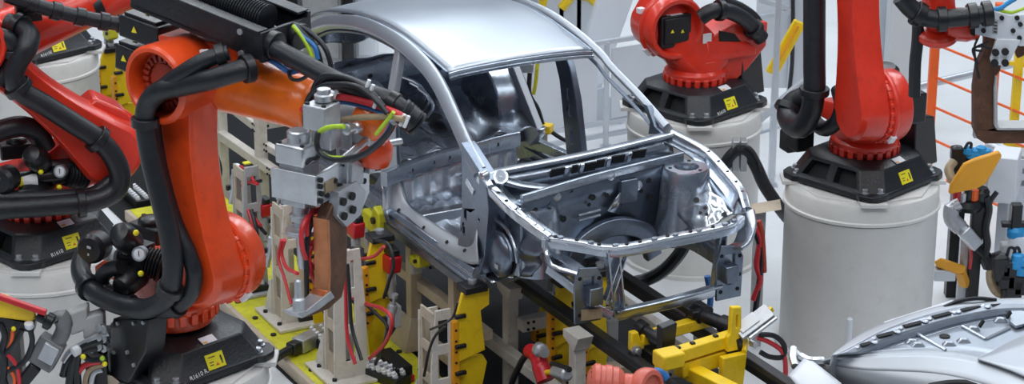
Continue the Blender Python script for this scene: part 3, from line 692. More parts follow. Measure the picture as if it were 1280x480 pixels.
# hinge knuckle at the pillar foot
q = c(606, 219, 1, -.74); m = MB(); m.lathe([(.02, -.03), (.03, -.02), (.03, .02), (.015, .03)], q, (0, 1, .3), 14); m.hull([q + V(a, b, e) for a in (-.05, .08) for b in (-.02, .02) for e in (-.03 - a * .4, -.01 - a * .4)]); m.build('hinge_knuckle', 'press_steel', car)
q = c(626, 222, 0, .16); m = MB(); m.lathe([(.05, -.01), (.05, .012), (.03, .016), (.001, .012)], q, (.6, -.3, .7), 16); m.build('bracket_cup', 'press_steel', car)
q = c(655, 232, 2, .70); m = MB(); m.sweep([c(632, 226, 2, .73), q, c(690, 236, 2, .68)], rr(.012, .05), (0, 0, 1), 5); m.build('wiper_bracket', 'galv', car)
def tower(cx, cyy, top, r, par, nm='strut_tower'):
    m = MB(); m.lathe([(r * 1.35, top - .45), (r * 1.2, top - .3), (r * 1.08, top - .1), (r, top - .02), (r * .93, top), (r * .55, top), (r * .5, top - .015), (r * .48, top - .06), (.001, top - .06)], (cx, cyy, 0), (0, 0, 1), 32, False)
    t = m.build(nm, 'galv', par, ang=45)
    m = MB(); m.lathe([(r * .47, top - .055), (.001, top - .055)], (cx, cyy, 0), (0, 0, 1), 24, False); m.build('strut_hole', 'pocket', t)
    for a in (20, 140, 260): dot(V(cx + r * .75 * math.cos(math.radians(a)), cyy + r * .75 * math.sin(math.radians(a)), top), .011, (0, 0, 1), 'hole', 'pocket', t)
    return t
ft = c(858, 208, 2, .70); tower(ft.x, ft.y, .70, .155, car)
nt_ = c(662, 258, 2, .60); tower(nt_.x, nt_.y + .06, .60, .135, car)
W4 = [c(846, 268, 2, .42), c(884, 228, 2, .62), c(917, 266, 2, .55), c(872, 296, 2, .40)]
m = MB(); patch(m, W4[0], W4[1], W4[2], W4[3], (.03, 0, .05), 12, lambda u, v: V(0, 0, .012 * math.sin(u * 14) * math.cos(v * 11))); wh = m.build('inner_wing', 'press_steel', car, solid=.008, ang=60)
for a, b, r in ((871, 252, .018), (897, 248, .022), (882, 262, .012), (876, 268, .01), (884, 270, .01), (906, 270, .016)): q = c(a, b, 2, .56); dot(q + V(.01, -.01, .015), r, (.5, -.4, .75), 'hole', 'pocket', wh)
m = MB(); patch(m, c(884, 228, 2, .62), FU[1], FU[3], c(917, 266, 2, .55), (0, 0, -.02), 6); m.build('wing_flange', 'galv_dark', car, solid=.008)
m = MB(); patch(m, c(868, 205, 2, .66), c(880, 190, 2, .70), c(926, 243, 2, .58), c(905, 252, 2, .52), (0, 0, -.05), 6); m.build('wing_trough', 'galv_dark', car, solid=.008)
# near inner wing (seen from outside)
NW = [cy(*q, -.60) for q in ((606, 232), (686, 300), (668, 345), (600, 346))]
m = MB(); patch(m, NW[0], NW[1], NW[2], NW[3], (0, -.05, 0), 16, lambda u, v: V(0, -.022 * math.sin(v * 12 + u * 3), 0)); nw = m.build('inner_wing', 'galv_dark', car, solid=.01, ang=60)
for k, (r, mm) in enumerate(((.24, 'galv'), (.17, 'galv_dark'))):
    q = cy(626, 318, -.68); MB().tube([q + V(r * math.cos(a), 0, r * math.sin(a) - .02) for a in [math.radians(10 + 17 * i) for i in range(11)]], .014, 8).build('wheel_arch', mm, nw)
q = cy(626, 318, -.66); m = MB(); m.lathe([(.16, 0), (.15, -.03), (.10, -.055), (.03, -.06), (.001, -.06)], q, (0, 1, 0), 28, False); m.build('arch_dome', 'galv_dark', nw, ang=60)
q = cy(622, 333, -.72); MB().box(q, (.05, .02, .03)).build('clip', 'press_steel', nw)
# radiator support, legs, crush cans, lower beam
RS = [V(.63, -.60, .505), V(.80, -.45, .505), V(.985, -.28, .50), V(1.0, .1, .50), V(.99, .535, .50), V(.90, .72, .50)]
m = MB(); m.sweep(RS, rr(.016, .03, .25), (0, 0, 1), 4, [(1, 1), (1, .9), (1, 1), (1, 1), (1, 1.1), (1, 1)]); rs = m.build('radiator_support', 'press_steel', car, bevel=.003)
m = MB(); m.sweep([p + V(.034 if p.y > -.3 else .024, -.022 if p.y < -.3 else 0, -.03) for p in RS], rr(.022, .005), (0, 0, 1), 4); m.build('support_flange', 'galv', rs)
P = catmull(RS, 8)
for t in (.08, .2, .33, .46, .52, .60, .68, .76, .84, .92):
    p = P[int(t * (len(P) - 1))]; dot(p + V(0, 0, .021), .012, (0, 0, 1), 'hole', 'pocket', rs)
for t in (.12, .28, .41, .56, .64, .72, .80, .88):
    p = P[int(t * (len(P) - 1))]; MB().box(p + V(.01, 0, .024), (.03, .035, .012)).build('weld_tab', 'galv', rs, bevel=.003)
def channel(name, p0, p1, w, d, par, m='galv', face=(1, 0, 0)):
    q = MB(); q.sweep([p0, p1], [(-d / 2, -w / 2), (d / 2, -w / 2), (d / 2, -w / 2 + .012), (-d / 2 + .012, -w / 2 + .012), (-d / 2 + .012, w / 2 - .012), (d / 2, w / 2 - .012), (d / 2, w / 2), (-d / 2, w / 2)], face, 0)
    return q.build(name, m, par, bevel=.003)
channel('support_leg', V(.985, -.30, .49), V(.99, -.25, .04), .09, .06, car)
channel('support_leg', V(.985, -.20, .49), V(.99, -.33, .15), .05, .05, car, 'press_steel')
channel('support_leg', V(.985, .53, .49), V(1.0, .47, .05), .06, .05, car)
m = MB(); m.sweep([V(1.0, -.27, .045), V(1.02, .1, .06), V(1.0, .50, .075)], rr(.035, .03, .35), (0, 0, 1), 5); lb = m.build('lower_beam', 'press_steel', car)
for y in (-.18, -.05, .1, .22, .38): dot(V(1.018, y, .07), .014, (.3, 0, 1), 'hole', 'pocket', lb)
m = MB(); m.sweep([V(1.03, -.27, .08), V(1.05, .1, .095), V(1.03, .50, .11)], rr(.008, .02, .3), (0, 0, 1), 5); m.build('beam_flange', 'galv', lb)
for s, y in ((-1, -.44), (1, .56)):
    x1 = .93 if s < 0 else 1.02
    m = MB(); m.sweep([V(.05, y + s * -.02, .12), V(.35, y - s * .02, .2), V(.6, y, .27), V(x1, y, .27)], rr(.06, .05, .25), (0, 0, 1), 5); lr = m.build('front_rail', 'galv', car)
    m = MB(); m.prism([(-.10, -.26), (.09, -.26), (.10, .02), (.06, .10), (-.07, .12), (-.11, 0)], (x1, y, .27), (0, 1, 0), (0, 0, 1), (.02, 0, 0), [[(-.03, -.16), (.03, -.16), (.03, -.08), (-.03, -.08)], [(-.045, -.02), (.035, -.02), (.035, .05), (-.045, .05)]]); pt = m.build('crush_plate', 'galv_dark', car, bevel=.004)
    for a, b in ((-.07, .05), (.07, .03), (-.07, -.2), (.06, -.2), (.07, -.1)): dot(V(x1 + .02, y + a, .27 + b), .012, (1, 0, 0), 'hole', 'pocket', pt)
    m = MB(); m.box((x1 + .05, y - s * .02, .20), (.07, .10, .12)); m.build('crush_can', 'galv_dark', pt, bevel=.008)
m = MB(); m.sweep([V(.64, -.60, .49), V(.66, -.60, .40), V(.72, -.56, .32), V(.86, -.46, .30)], rr(.012, .07, .4), (0, .7, .7), 6, [(1, .6), (1, 1), (1, 1.1), (1, .7)]); m.build('lamp_bracket', 'press_steel', car)
m = MB(); m.sweep([V(.86, .78, .50), V(.95, .74, .44), V(1.02, .66, .38), V(1.05, .58, .36)], rr(.012, .07, .4), (0, -.7, .7), 6); m.build('lamp_bracket', 'press_steel', car)
m = MB(); patch(m, V(.72, .84, .60), V(.86, .80, .52), V(.95, .76, .36), V(.84, .86, .44), (0, .04, 0), 6); m.build('wing_bracket', 'galv_dark', car, solid=.012)
m = MB(); m.sweep([V(.66, -.58, .30), V(.85, -.5, .22), V(.93, -.42, .12), V(1.0, -.30, .05)], rr(.03, .014, .3), (0, 0, 1), 5); m.build('lower_brace', 'galv', car)

# brown protected patch and small yellow clip under the nose
MB().bar(V(.955, -.50, .07), V(.985, -.30, .07), .012, .07).build('primer_patch', 'tan_cable', car)
# ------------------------------------------------------------------ fixtures of the line, laid out in the car's frame
FZ = -1.023
def L(x, y, z): return CAR.w(x, y, z)
LX, LY, UZ = CAR.m.to_3x3().col[0], CAR.m.to_3x3().col[1], V(0, 0, 1)
LR = Matrix.Rotation(CAR.th, 3, 'Z')
def line_thing(name, label, cat, x, y, z=FZ, group=None, turn=0):
    return thing(name, label, cat, L(x, y, z), CAR.th + math.radians(turn), group)
struct(MB().prism([(-9, -1.62), (4, -1.62), (4, 1.15), (-9, 1.15)], L(0, 0, FZ), LX, LY, (0, 0, .012)).build('floor_shade_strip', 'floor_shade'))  # flat strip carrying the painted shade between the fixture posts
# base plate
bp = line_thing('base_plate', 'long lemon yellow fixture base plate with brown edge, under the near towers', 'base plate', -2.4, -1.1)
MB().box2((-2.4, -.46, .03), (1.9, .36, .10)).build('plate', 'lemon', bp, bevel=.006)
MB().box2((-2.4, -.50, .0), (1.9, -.46, .10)).build('edge_beam', 'beige', bp, bevel=.004)
MB().box2((1.9, -.50, .0), (1.94, .36, .10)).build('edge_beam', 'beige', bp, bevel=.004)
for k in range(12):
    for y in (-.40, .28): MB().cyl((-2.2 + k * .35, y, .10), (-2.2 + k * .35, y, .112), .022, n=10).build('bolt', 'pocket', bp)
# tooling towers
def tower_col(label, x, y, top, z0=-.92, w=.22, d=.20, m='cream', turn=0, foot=True):
    t = line_thing('tooling_tower', label, 'tooling tower', x, y, z0, 'cream welded tooling towers', turn)
    h = top - z0
    def slots(n, wd):
        return [[(-wd, h * (.12 + .84 * k / n) + .03), (wd, h * (.12 + .84 * k / n) + .03), (wd, h * (.12 + .84 * (k + 1) / n) - .04), (-wd, h * (.12 + .84 * (k + 1) / n) - .04)] for k in range(n)]
    MB().prism([(-w / 2, 0), (w / 2, 0), (w / 2 - .01, h * .55), (w / 2 - .045, h), (-w / 2 + .045, h), (-w / 2 + .01, h * .55)], (d / 2, 0, 0), (0, 1, 0), (0, 0, 1), (.018, 0, 0), slots(3, .038)).build('front_plate', m, t, bevel=.004)
    MB().prism([(-w / 2 + .02, 0), (w / 2 - .02, 0), (w / 2 - .03, h * .92), (-w / 2 + .03, h * .92)], (-d / 2, 0, 0), (0, 1, 0), (0, 0, 1), (.018, 0, 0)).build('back_plate', m, t, bevel=.004)
    MB().prism([(-d / 2 - .02, 0), (d / 2, 0), (d / 2, h * .97), (-d / 2 + .02, h * .97)], (0, -w / 2 + .035, 0), (1, 0, 0), (0, 0, 1), (0, .018, 0), [[(-d * .3, h * (.18 + .26 * k)), (d * .3, h * (.18 + .26 * k)), (d * .3, h * (.36 + .26 * k)), (-d * .3, h * (.36 + .26 * k))] for k in range(3)]).build('web', 'beige', t, bevel=.003)
    if foot:
        MB().box((-.02, 0, .012), (d + .30, w + .12, .024)).build('foot_plate', m, t, bevel=.004)
        for yy in (-w / 2 + .01, w / 2 - .03):
            MB().prism([(-d / 2, .02), (-d / 2 - .14, .02), (-d / 2 - .13, .06), (-d / 2, .30)], (0, yy, 0), (1, 0, 0), (0, 0, 1), (0, .018, 0)).build('gusset', m, t, bevel=.003)
        for a in (-.15, .12):
            for b in (-.13, .13): MB().cyl((a, b, .024), (a, b, .04), .018, n=8).build('bolt', 'pocket', t)
    return t
TW = {}
TW[1] = tower_col('cream tower nearest the orange robot elbow drum, with red cables', -2.02, -1.28, .02)
TW[2] = tower_col('tall cream tower with slotted face directly under the welding gun', -.93, -1.32, .05, w=.26)
q3 = c(545, 400, 1, -1.02)
TW[3] = tower_col('cream tower with stepped windows beside the frontmost tall yellow plate', q3.x - .02, -1.02, c(552, 386, 1, -1.02).z, z0=-1.01, w=.2, d=.22)
for (px, pt, pb, lb) in ((260, 178, 260, 'grey tower far back behind the orange link arm'), (310, 205, 290, 'grey tower with yellow tag below the cream frame at left')):
    a = c(px, pb, 1, -1.3); tt = tower_col(lb, a.x, -1.3, c(px, pt, 1, -1.3).z, z0=-.922, m='grey_paint', w=.2, d=.22)
    MB().box((.03, 0, c(px, pt, 1, -1.3).z + .922), (.05, .05, .01)).build('yellow_tag', 'sticker_yellow', tt)
# welded frame
def frame_thing(label): return line_thing('support_frame', label, 'support frame', -1, 0)
def fpost(t, x, y, ztop, m='cream', w=.085, z0=FZ, cap=False, foot=False):
    o = (-1, 0, FZ)
    MB().box2((x + 1 - w / 2, y - w / 2, z0 - FZ), (x + 1 + w / 2, y + w / 2, ztop - FZ)).build('post', m, t, bevel=.006)
    if cap:
        MB().hull([V(x + 1 + a, y + b, ztop - FZ + e) for a, b, e in ((-.09, -.06, .02), (.11, -.06, .02), (-.09, .06, .02), (.11, .06, .02), (-.09, -.06, -.03), (.06, -.06, -.09), (-.09, .06, -.03), (.06, .06, -.09))]).build('post_cap', m, t, bevel=.005)
    if foot:
        MB().hull([V(x + 1 + a * s, y + b * s, e) for a in (-1, 1) for b in (-1, 1) for s, e in ((.13, z0 - FZ), (.13, z0 - FZ + .03), (.05, z0 - FZ + .22))]).build('post_foot', m, t, bevel=.005)
def fbeam(t, p0, p1, m='cream', w=.075, plates=True):
    a, b = V(p0[0] + 1, p0[1], p0[2] - FZ), V(p1[0] + 1, p1[1], p1[2] - FZ)
    o = MB().bar(a, b, w, w).build('beam', m, t, bevel=.006)
    if plates:
        d = (b - a).normalized(); s = V(0, 0, 1).cross(d)
        for q in (a + d * .06, b - d * .06):
            for k in (-.025, .025):
                for e in (-.022, .022): MB().cyl(q + d * e + V(0, 0, k) - s * (w / 2), q + d * e + V(0, 0, k) - s * (w / 2 + .01), .010, n=8).build('bolt', 'pocket', o)
sf = frame_thing('beige welded frame of posts and rails directly under the near car sill')
fpost(sf, -.50, -.66, -.05, 'beige'); fpost(sf, -1.18, -.66, -.10, 'beige', foot=True, z0=-.92); fpost(sf, -1.9, -.66, -.10, 'beige', z0=-.92)
fbeam(sf, (-2.6, -.62, -.45), (-.1, -.62, -.45), 'beige'); fbeam(sf, (-2.6, -.62, -.85), (-.3, -.62, -.85), 'beige')
sf2 = frame_thing('light cream frame with capped posts under the car nose')
F3 = c(638, 357, 1, -.3); fpost(sf2, F3.x, F3.y, F3.z, 'cream', cap=True)
F4 = c(722, 418, 1, -.35); fpost(sf2, F4.x, F4.y, F4.z, 'cream', cap=True)
b1 = c(650, 406, 1, -.28); b2 = c(738, 378, 0, b1.x + .05); fbeam(sf2, b1, (b1.x, b1.y + .75, b1.z), 'cream', .09)
g = c(600, 415, 1, -.36); g2 = c(668, 466, 1, -.36); fbeam(sf2, (g.x - .6, -.36, g.z), (g2.x + .5, -.36, g2.z), 'cream', .08)
F5 = c(763, 398, 1, .3); fpost(sf2, F5.x, F5.y, F5.z, 'grey_paint')
fbeam(sf2, (F3.x, .55, b1.z), (F3.x + 1.2, .55, b1.z - .02), 'cream', .08)
fpost(sf2, F3.x - .9, .55, -.3, 'grey_paint'); fbeam(sf2, (F3.x - 1.5, -.25, -.62), (F3.x - 1.5, .9, -.62), 'grey_paint', .09)
b5 = c(700, 470, 2, -.72); fbeam(sf2, (b5.x, b5.y, -.72), (b5.x + .25, b5.y + .8, -.72), 'beige', .11)
lf = frame_thing('cream lattice frame behind the orange forearm at left')
A_ = c(276, 135, 1, -.7); B_ = c(325, 150, 1, -.7)
fpost(lf, A_.x, -.7, A_.z + .25, 'cream', .08); fpost(lf, B_.x, -.7, B_.z + .1, 'cream', .085)
a0 = c(257, 155, 1, -.72); a1 = c(345, 216, 1, -.72); fbeam(lf, a0, a1, 'cream', .075); fbeam(lf, (B_.x - .1, -.7, B_.z - .05), (B_.x - .1, .2, B_.z - .05), 'cream', .11)
fbeam(lf, (B_.x, -.66, B_.z - .22), (B_.x + .9, -.6, B_.z - .20), 'cream', .06); fpost(lf, A_.x - .9, -.7, A_.z + .2, 'cream', .08)
fbeam(lf, (A_.x - 1.2, -.7, A_.z + .1), (A_.x + .9, -.7, A_.z + .08), 'cream', .07); fpost(lf, A_.x, .1, A_.z + .2, 'grey_paint', .08); fbeam(lf, (A_.x, -.7, A_.z + .02), (A_.x, .9, A_.z + .02), 'cream', .07)
# black skid rails
for y, x0, x1, lb in ((-.22, -2.8, 1.9, 'near black skid rail running under the car nose'), (.44, -2.8, 2.05, 'far black skid rail running under the car to the yellow carriage')):
    t = line_thing('skid_rail', lb, 'rail', x0, y, -.24, 'black skid rails')
    MB().prism([(-.045, -.04), (.045, -.04), (.05, .02), (.035, .045), (-.035, .045), (-.05, .02)], (0, 0, 0), (0, 1, 0), (0, 0, 1), (x1 - x0, 0, 0)).build('beam', 'rail_black', t, bevel=.005)
    MB().box2((x1 - x0 - .06, -.05, -.045), (x1 - x0, .05, .05)).build('end_cap', 'dull_steel', t, bevel=.005)
# yellow clamp towers at the sill
def clamp_tower(label, x, y, z0, zt, turn=0, knob='black', w=.13):
    t = line_thing('clamp_tower', label, 'clamp tower', x, y, z0, 'yellow clamp towers along the car sill', turn)
    h = zt - z0
    MB().prism([(-w * .5, h * .52), (w * .75, h * .50), (w * .95, h * .44), (w * .35, 0), (-w * .35, 0), (-w * .5, h * .3)], (0, -.012, 0), (0, 1, 0), (0, 0, 1), (.03, 0, 0)).build('lower_plate', 'yellow', t, bevel=.005)
    MB().prism([(-w * .5, h * .50), (w * .75, h * .55), (w * .55, h * .85), (w * .95, h * .88), (w * .95, h), (-w * .3, h), (-w * .55, h * .86)], (.035, -.012, 0), (0, 1, 0), (0, 0, 1), (.03, 0, 0)).build('upper_plate', 'yellow', t, bevel=.005)
    am = MB().box((.04, -w * .5 - .03, h * .55), (.05, .05, h * .5)).build('spacer_strip', 'amber', t, bevel=.004); am['label'] = 'amber strip with bolt holes'
    for k in range(6): MB().cyl((.065, -w * .5 - .03, h * (.34 + .08 * k)), (.07, -w * .5 - .03, h * (.34 + .08 * k)), .009, n=8).build('bolt_hole', 'pocket', am)
    for k in (.42, .62, .84): 
        MB().box((.07, -w * .5 + .0, h * k), (.03, .08, .028)).build('clamp_bolt', 'plastic', t, bevel=.006)
    MB().box((.03, .03, h + .02), (.14, .17, .05)).build('rest_block', 'plastic', t, bevel=.008)
    MB().cyl((.03, .03, h + .04), (.03, .03, h + .075), .03, n=12).build('locating_pin', 'dull_steel', t)
    return t
y1 = c(583, 400, 1, -.83)
clamp_tower('frontmost tall yellow clamp plate with amber strip, under the front end of the sill', y1.x, -.83, -1.01, c(580, 352, 1, -.83).z - .04, w=.16)
y2 = c(470, 400, 1, -1.0)
clamp_tower('yellow clamp plate with amber strip behind the red clamp, under the sill middle', y2.x, -1.0, -.922, c(470, 300, 1, -1.0).z, w=.13)
y3 = c(400, 300, 1, -1.1)
clamp_tower('yellow clamp plate seen behind the welding gun lower arm', y3.x, -1.1, -.922, c(400, 258, 1, -1.1).z, w=.17)
# lemon lugs and red clamps
def lug(label, px, py, y, s):
    q = c(px, py, 1, y); t = line_thing('locator_lug', label, 'locator lug', q.x, y, q.z, 'lemon locator lugs')
    MB().prism([(-s, -s * .5), (s * .3, -s * .6), (s, -s * .3), (s * .95, s * .6), (s * .4, s * .8), (s * .1, s * .2), (-s * .9, s * .25)], (0, 0, 0), (1, 0, 0), (0, 0, 1), (0, .09, 0)).build('lug_plate', 'lemon', t, bevel=.012)
    MB().cyl((s * .5, -.02, s * .15), (s * .5, .11, s * .15), s * .16, n=14).build('pin', 'plastic', t)
    MB().box((-s * .6, .045, -s * .9), (s * .5, .08, s)).build('bracket', 'grey_paint', t, bevel=.006)
lug('lemon locator lug standing right of the red clamp below the sill', 517, 326, -.78, .085)
lug('large lemon locator lug below the car rear door sill', 462, 275, -.86, .16)
def red_clamp(label, px, py, y, s=1.0, turn=0):
    q = c(px, py, 1, y); t = line_thing('toggle_clamp', label, 'clamp', q.x, y, q.z, 'red toggle clamps', turn)
    MB().hull([V(a * s, b * s, e * s) for a, b, e in ((-.11, -.05, .03), (.10, -.05, .05), (.10, .05, .05), (-.11, .05, .03), (-.07, -.05, -.08), (.07, -.05, -.09), (.07, .05, -.09), (-.07, .05, -.08))]).build('body', 'red_plastic', t, bevel=.015)
    MB().hull([V(a * s, b * s, e * s) for a, b, e in ((-.05, -.04, .05), (.09, -.04, .05), (.09, .04, .05), (-.05, .04, .05), (-.02, -.03, .11), (.10, -.03, .10), (.10, .03, .10), (-.02, .03, .11))]).build('jaw', 'plastic', t, bevel=.01)
    MB().lathe([(.03, 0), (.035, .01), (.035, .10), (.03, .11), (.03, .19), (.02, .20)], V(0, 0, -.09 * s), (.1, 0, -1), 14).build('cylinder', 'dull_steel', t)
    MB().cyl((-.08 * s, -.055 * s, 0), (-.08 * s, .055 * s, 0), .02, n=10).build('pivot', 'steel', t)
red_clamp('red toggle clamp with black jaw beside the lemon lug, below the sill', 488, 324, -.92, 1.0)
red_clamp('red toggle clamp close behind the brown gun arm', 444, 282, -1.0, .9)
red_clamp('small red clamp low beside the brown gun arm tip', 440, 318, -1.1, .55)
red_clamp('red clamp left of the welding gun servo bracket', 330, 258, -1.2, .8)
red_clamp('red clamp at far left behind the orange link arm', 248, 138, -.9, .9)
red_clamp('dark red clamp at the lower right behind the yellow carriage', 873, 400, .7, .9)
# connector strips with white plugs
def strip(label, x, y, z, n, turn=0):
    t = line_thing('connector_strip', label, 'connector strip', x, y, z, 'connector strips with white plugs', turn)
    MB().box2((-.03, -.075, 0), (n * .052 + .01, .075, .07)).build('body', 'plastic', t, bevel=.006)
    for i in range(n):
        for j in (-.04, .035): MB().lathe([(.02, 0), (.02, .03), (.014, .032), (.014, .05)], (.02 + i * .052, j, .068), (0, -.35, 1), 10).build('plug', 'sticker_white', t)
    return t
st = [(372, 392, 6, 'strip of white plugs at the foot of the tower by the orange elbow drum', 0), (318, 362, 4, 'strip of white plugs at the left end of the lemon base plate', 0), (404, 430, 4, 'short strip of white plugs beside the grey channel', 0), (452, 466, 9, 'longest strip of white plugs at the foot of the tallest cream tower', 20), (170, 250, 6, 'strip of white plugs between the two left robots', 0)]
for px, py, n, lb, tn in st:
    q = CAR.inv @ az(px, py, .10 if px > 200 else .02); strip(lb, q.x - .1, q.y, q.z, n, tn)
q = CAR.inv @ az(492, 466, .1)
t = line_thing('valve_block', 'red and black valve block on the base plate, by the longest plug strip', 'valve block', q.x, q.y, q.z)
MB().box2((-.18, -.07, 0), (.2, .07, .05)).build('red_base', 'red_plastic', t, bevel=.008); MB().box2((-.17, -.06, .05), (.19, .06, .12)).build('black_body', 'plastic', t, bevel=.008)
# grey channel and gripper plug on the base plate
a, b = CAR.inv @ az(372, 432, .16), CAR.inv @ az(412, 412, .16)
t = line_thing('cable_channel', 'grey metal cable channel lying on the lemon base plate with black plug end', 'cable channel', a.x, a.y, -.92)
d = V(b.x - a.x, b.y - a.y, 0) * 1.2
MB().bar((0, 0, .055), d + V(0, 0, .055), .11, .10).build('channel', 'dull_steel', t, bevel=.006)
MB().bar(d.normalized() * -.08 + V(0, 0, .055), V(0, 0, .055), .09, .085).build('plug', 'plastic', t, bevel=.012)
MB().tube([d.normalized() * -.07 + V(0, 0, .055), d.normalized() * -.2 + V(0, 0, .05), d.normalized() * -.34 + V(.0, -.02, .02)], .033, 10).build('cable', 'rubber', t)
# yellow carriage on the rails
cg = line_thing('clamp_carriage', 'bright yellow clamp carriage with black blocks riding on the black rails', 'clamp carriage', 1.2, .2, -.2)
GI = cg.matrix_basis.copy()
def G(px, py, z): return WM[cg.name].inverted() @ az(px, py, z + 1.023)
def gbar(n, m, a, b, w, h, bev=.008): return MB().bar(a, b, w, h).build(n, m, cg, bevel=bev)
b_ = gbar('cross_beam', 'yellow', G(838, 446, -.05), G(928, 418, -.05), .085, .085)
for k in (.1, .3, .62, .9):
    p = G(838, 446, -.05).lerp(G(928, 418, -.05), k); MB().box(p + V(.0, 0, .03), (.03, .03, .05)).build('dowel', 'plastic', b_, bevel=.004)
gbar('long_beam', 'yellow', G(850, 458, -.2), G(935, 500, -.2), .10, .09)
gbar('rear_beam', 'yellow', G(800, 424, -.12), G(884, 400, -.12), .075, .075)
gbar('lower_beam', 'yellow', G(850, 462, -.16), G(905, 446, -.16), .06, .10)
p = G(913, 424, -.05); MB().prism([(-.065, -.05), (.075, -.05), (.075, .05), (.035, .07), (.03, .24), (-.04, .25), (-.045, .07), (-.065, .05)], p + V(.03, 0, 0), (0, 1, 0), (0, 0, 1), (.04, 0, 0), [[(-.008, .10), (.008, .10), (.008, .19), (-.008, .19)]]).build('upright_plate', 'yellow', cg, bevel=.006)
p = G(832, 434, -.05); MB().hull([p + V(a, b, e) for a in (-.035, .035) for b, e in ((-.045, -.02), (.045, -.02), (.06, .17), (-.05, .15))]).build('stop_block', 'plastic', cg, bevel=.008)
p = G(836, 448, -.02); MB().box(p, (.14, .16, .10)).build('saddle', 'yellow', cg, bevel=.012)
for px, py, z in ((793, 424, -.12), (826, 450, -.1)):
    p = G(px, py, z); MB().prism([(-.05, -.06), (.045, -.06), (.05, -.02), (.02, .0), (.0, .07), (-.05, .07)], p, (0, 1, 0), (0, 0, 1), (.05, 0, 0)).build('roller_bracket', 'yellow', cg, bevel=.008)
    MB().lathe([(.035, 0), (.035, .02), (.02, .025), (.02, .045), (.001, .047)], p + V(.05, -.02, -.05), (1, 0, 0), 14).build('roller', 'steel', cg)
p, r_ = G(796, 406, -.05), G(826, 426, -.1); o = MB().lathe([(.03, 0), (.05, .01), (.05, .07), (.035, .08), (.035, .14), (.055, .15), (.055, .22), (.03, .24)], p, r_ - p, 16).build('actuator', 'plastic', cg)
p, r_ = G(862, 388, -.05), G(912, 408, -.08); MB().lathe([(.03, 0), (.06, .01), (.06, .10), (.045, .11), (.045, .24), (.06, .25), (.06, .34), (.03, .36)], p, r_ - p, 16).build('actuator', 'plastic', cg)
MB().box(G(868, 385, -.04), (.22, .16, .05)).build('mounting_slab', 'plastic', cg, bevel=.01)
MB().box(G(822, 446, -.22), (.2, .14, .10)).build('bearing_block', 'plastic', cg, bevel=.012)
p = G(915, 450, -.16); MB().prism([(-.10, -.16), (.06, -.16), (.08, .05), (-.1, .05)], p, (0, 1, 0), (0, 0, 1), (.05, 0, 0)).build('gusset', 'yellow', cg, bevel=.006)
MB().tube([G(925, 424, -.06) + V(.03, 0, .06), G(932, 428, -.08), G(930, 440, -.1)], .018, 8).build('hook', 'yellow', cg)
MB().lathe([(.02, 0), (.02, .05)], G(939, 428, -.06), (1, 0, 0), 12).build('roller', 'steel', cg)
# sensor box
a, b = L(*c(922, 418, 2, .0)), L(*c(962, 388, 2, .12))
t = thing('laser_sensor', 'silver sensor block tilted above the yellow carriage', 'sensor', a)
MB().bar(V(0, 0, 0), b - a, .10, .045, (.2, -.5, .8)).build('body', 'dull_steel', t, bevel=.004)
MB().bar((b - a) * .08 + V(-.01, -.012, .028), (b - a) * .62 + V(-.01, -.012, .028), .075, .012, (.2, -.5, .8)).build('cover', 'sticker_white', t, bevel=.003)
MB().bar((b - a) * .95, (b - a) * 1.08, .03, .03).build('tip', 'yellow', t)
MB().cyl((b - a) * .1 + V(.05, -.03, -.03), (b - a) * .95 + V(.05, -.03, -.03), .014, n=10).build('guide_rod', 'steel', t)
MB().bar(V(0, 0, -.02), V(.02, .02, -.16), .05, .05).build('stand', 'plastic', t, bevel=.005)
# red air clamp unit, bottom centre
a = L(*c(684, 470, 1, -.55)); t = thing('air_clamp', 'bright red air clamp with silver cylinders, bottom middle below the car nose', 'clamp', a - V(0, 0, .12))
def A(px, py): return CAR.w(*c(px, py, 1, -.55)) - (a - V(0, 0, .12))
MB().tube([A(662, 438), A(672, 446), A(676, 458), A(682, 476)], [.05, .055, .06, .06, .06], 12).build('body', 'red_plastic', t)
MB().lathe([(.02, 0), (.05, .01), (.05, .05), (.035, .06), (.035, .10)], A(672, 436), A(686, 444) - A(672, 436), 14).build('knuckle', 'dull_steel', t)
MB().lathe([(.03, 0), (.045, .01), (.045, .16), (.03, .17)], A(694, 464), A(722, 472) - A(694, 464), 14).build('cylinder', 'dull_steel', t)
MB().cyl(A(680, 466), A(694, 464), .018, n=10).build('brass_fitting', 'yellow', t)
MB().tube([A(668, 438), A(656, 446), A(648, 460), A(640, 478), A(638, 495)], .022, 10).build('hose', 'rubber', t)
MB().tube([A(690, 455), A(700, 458), A(712, 462)], .02, 8).build('bracket', 'plastic', t)

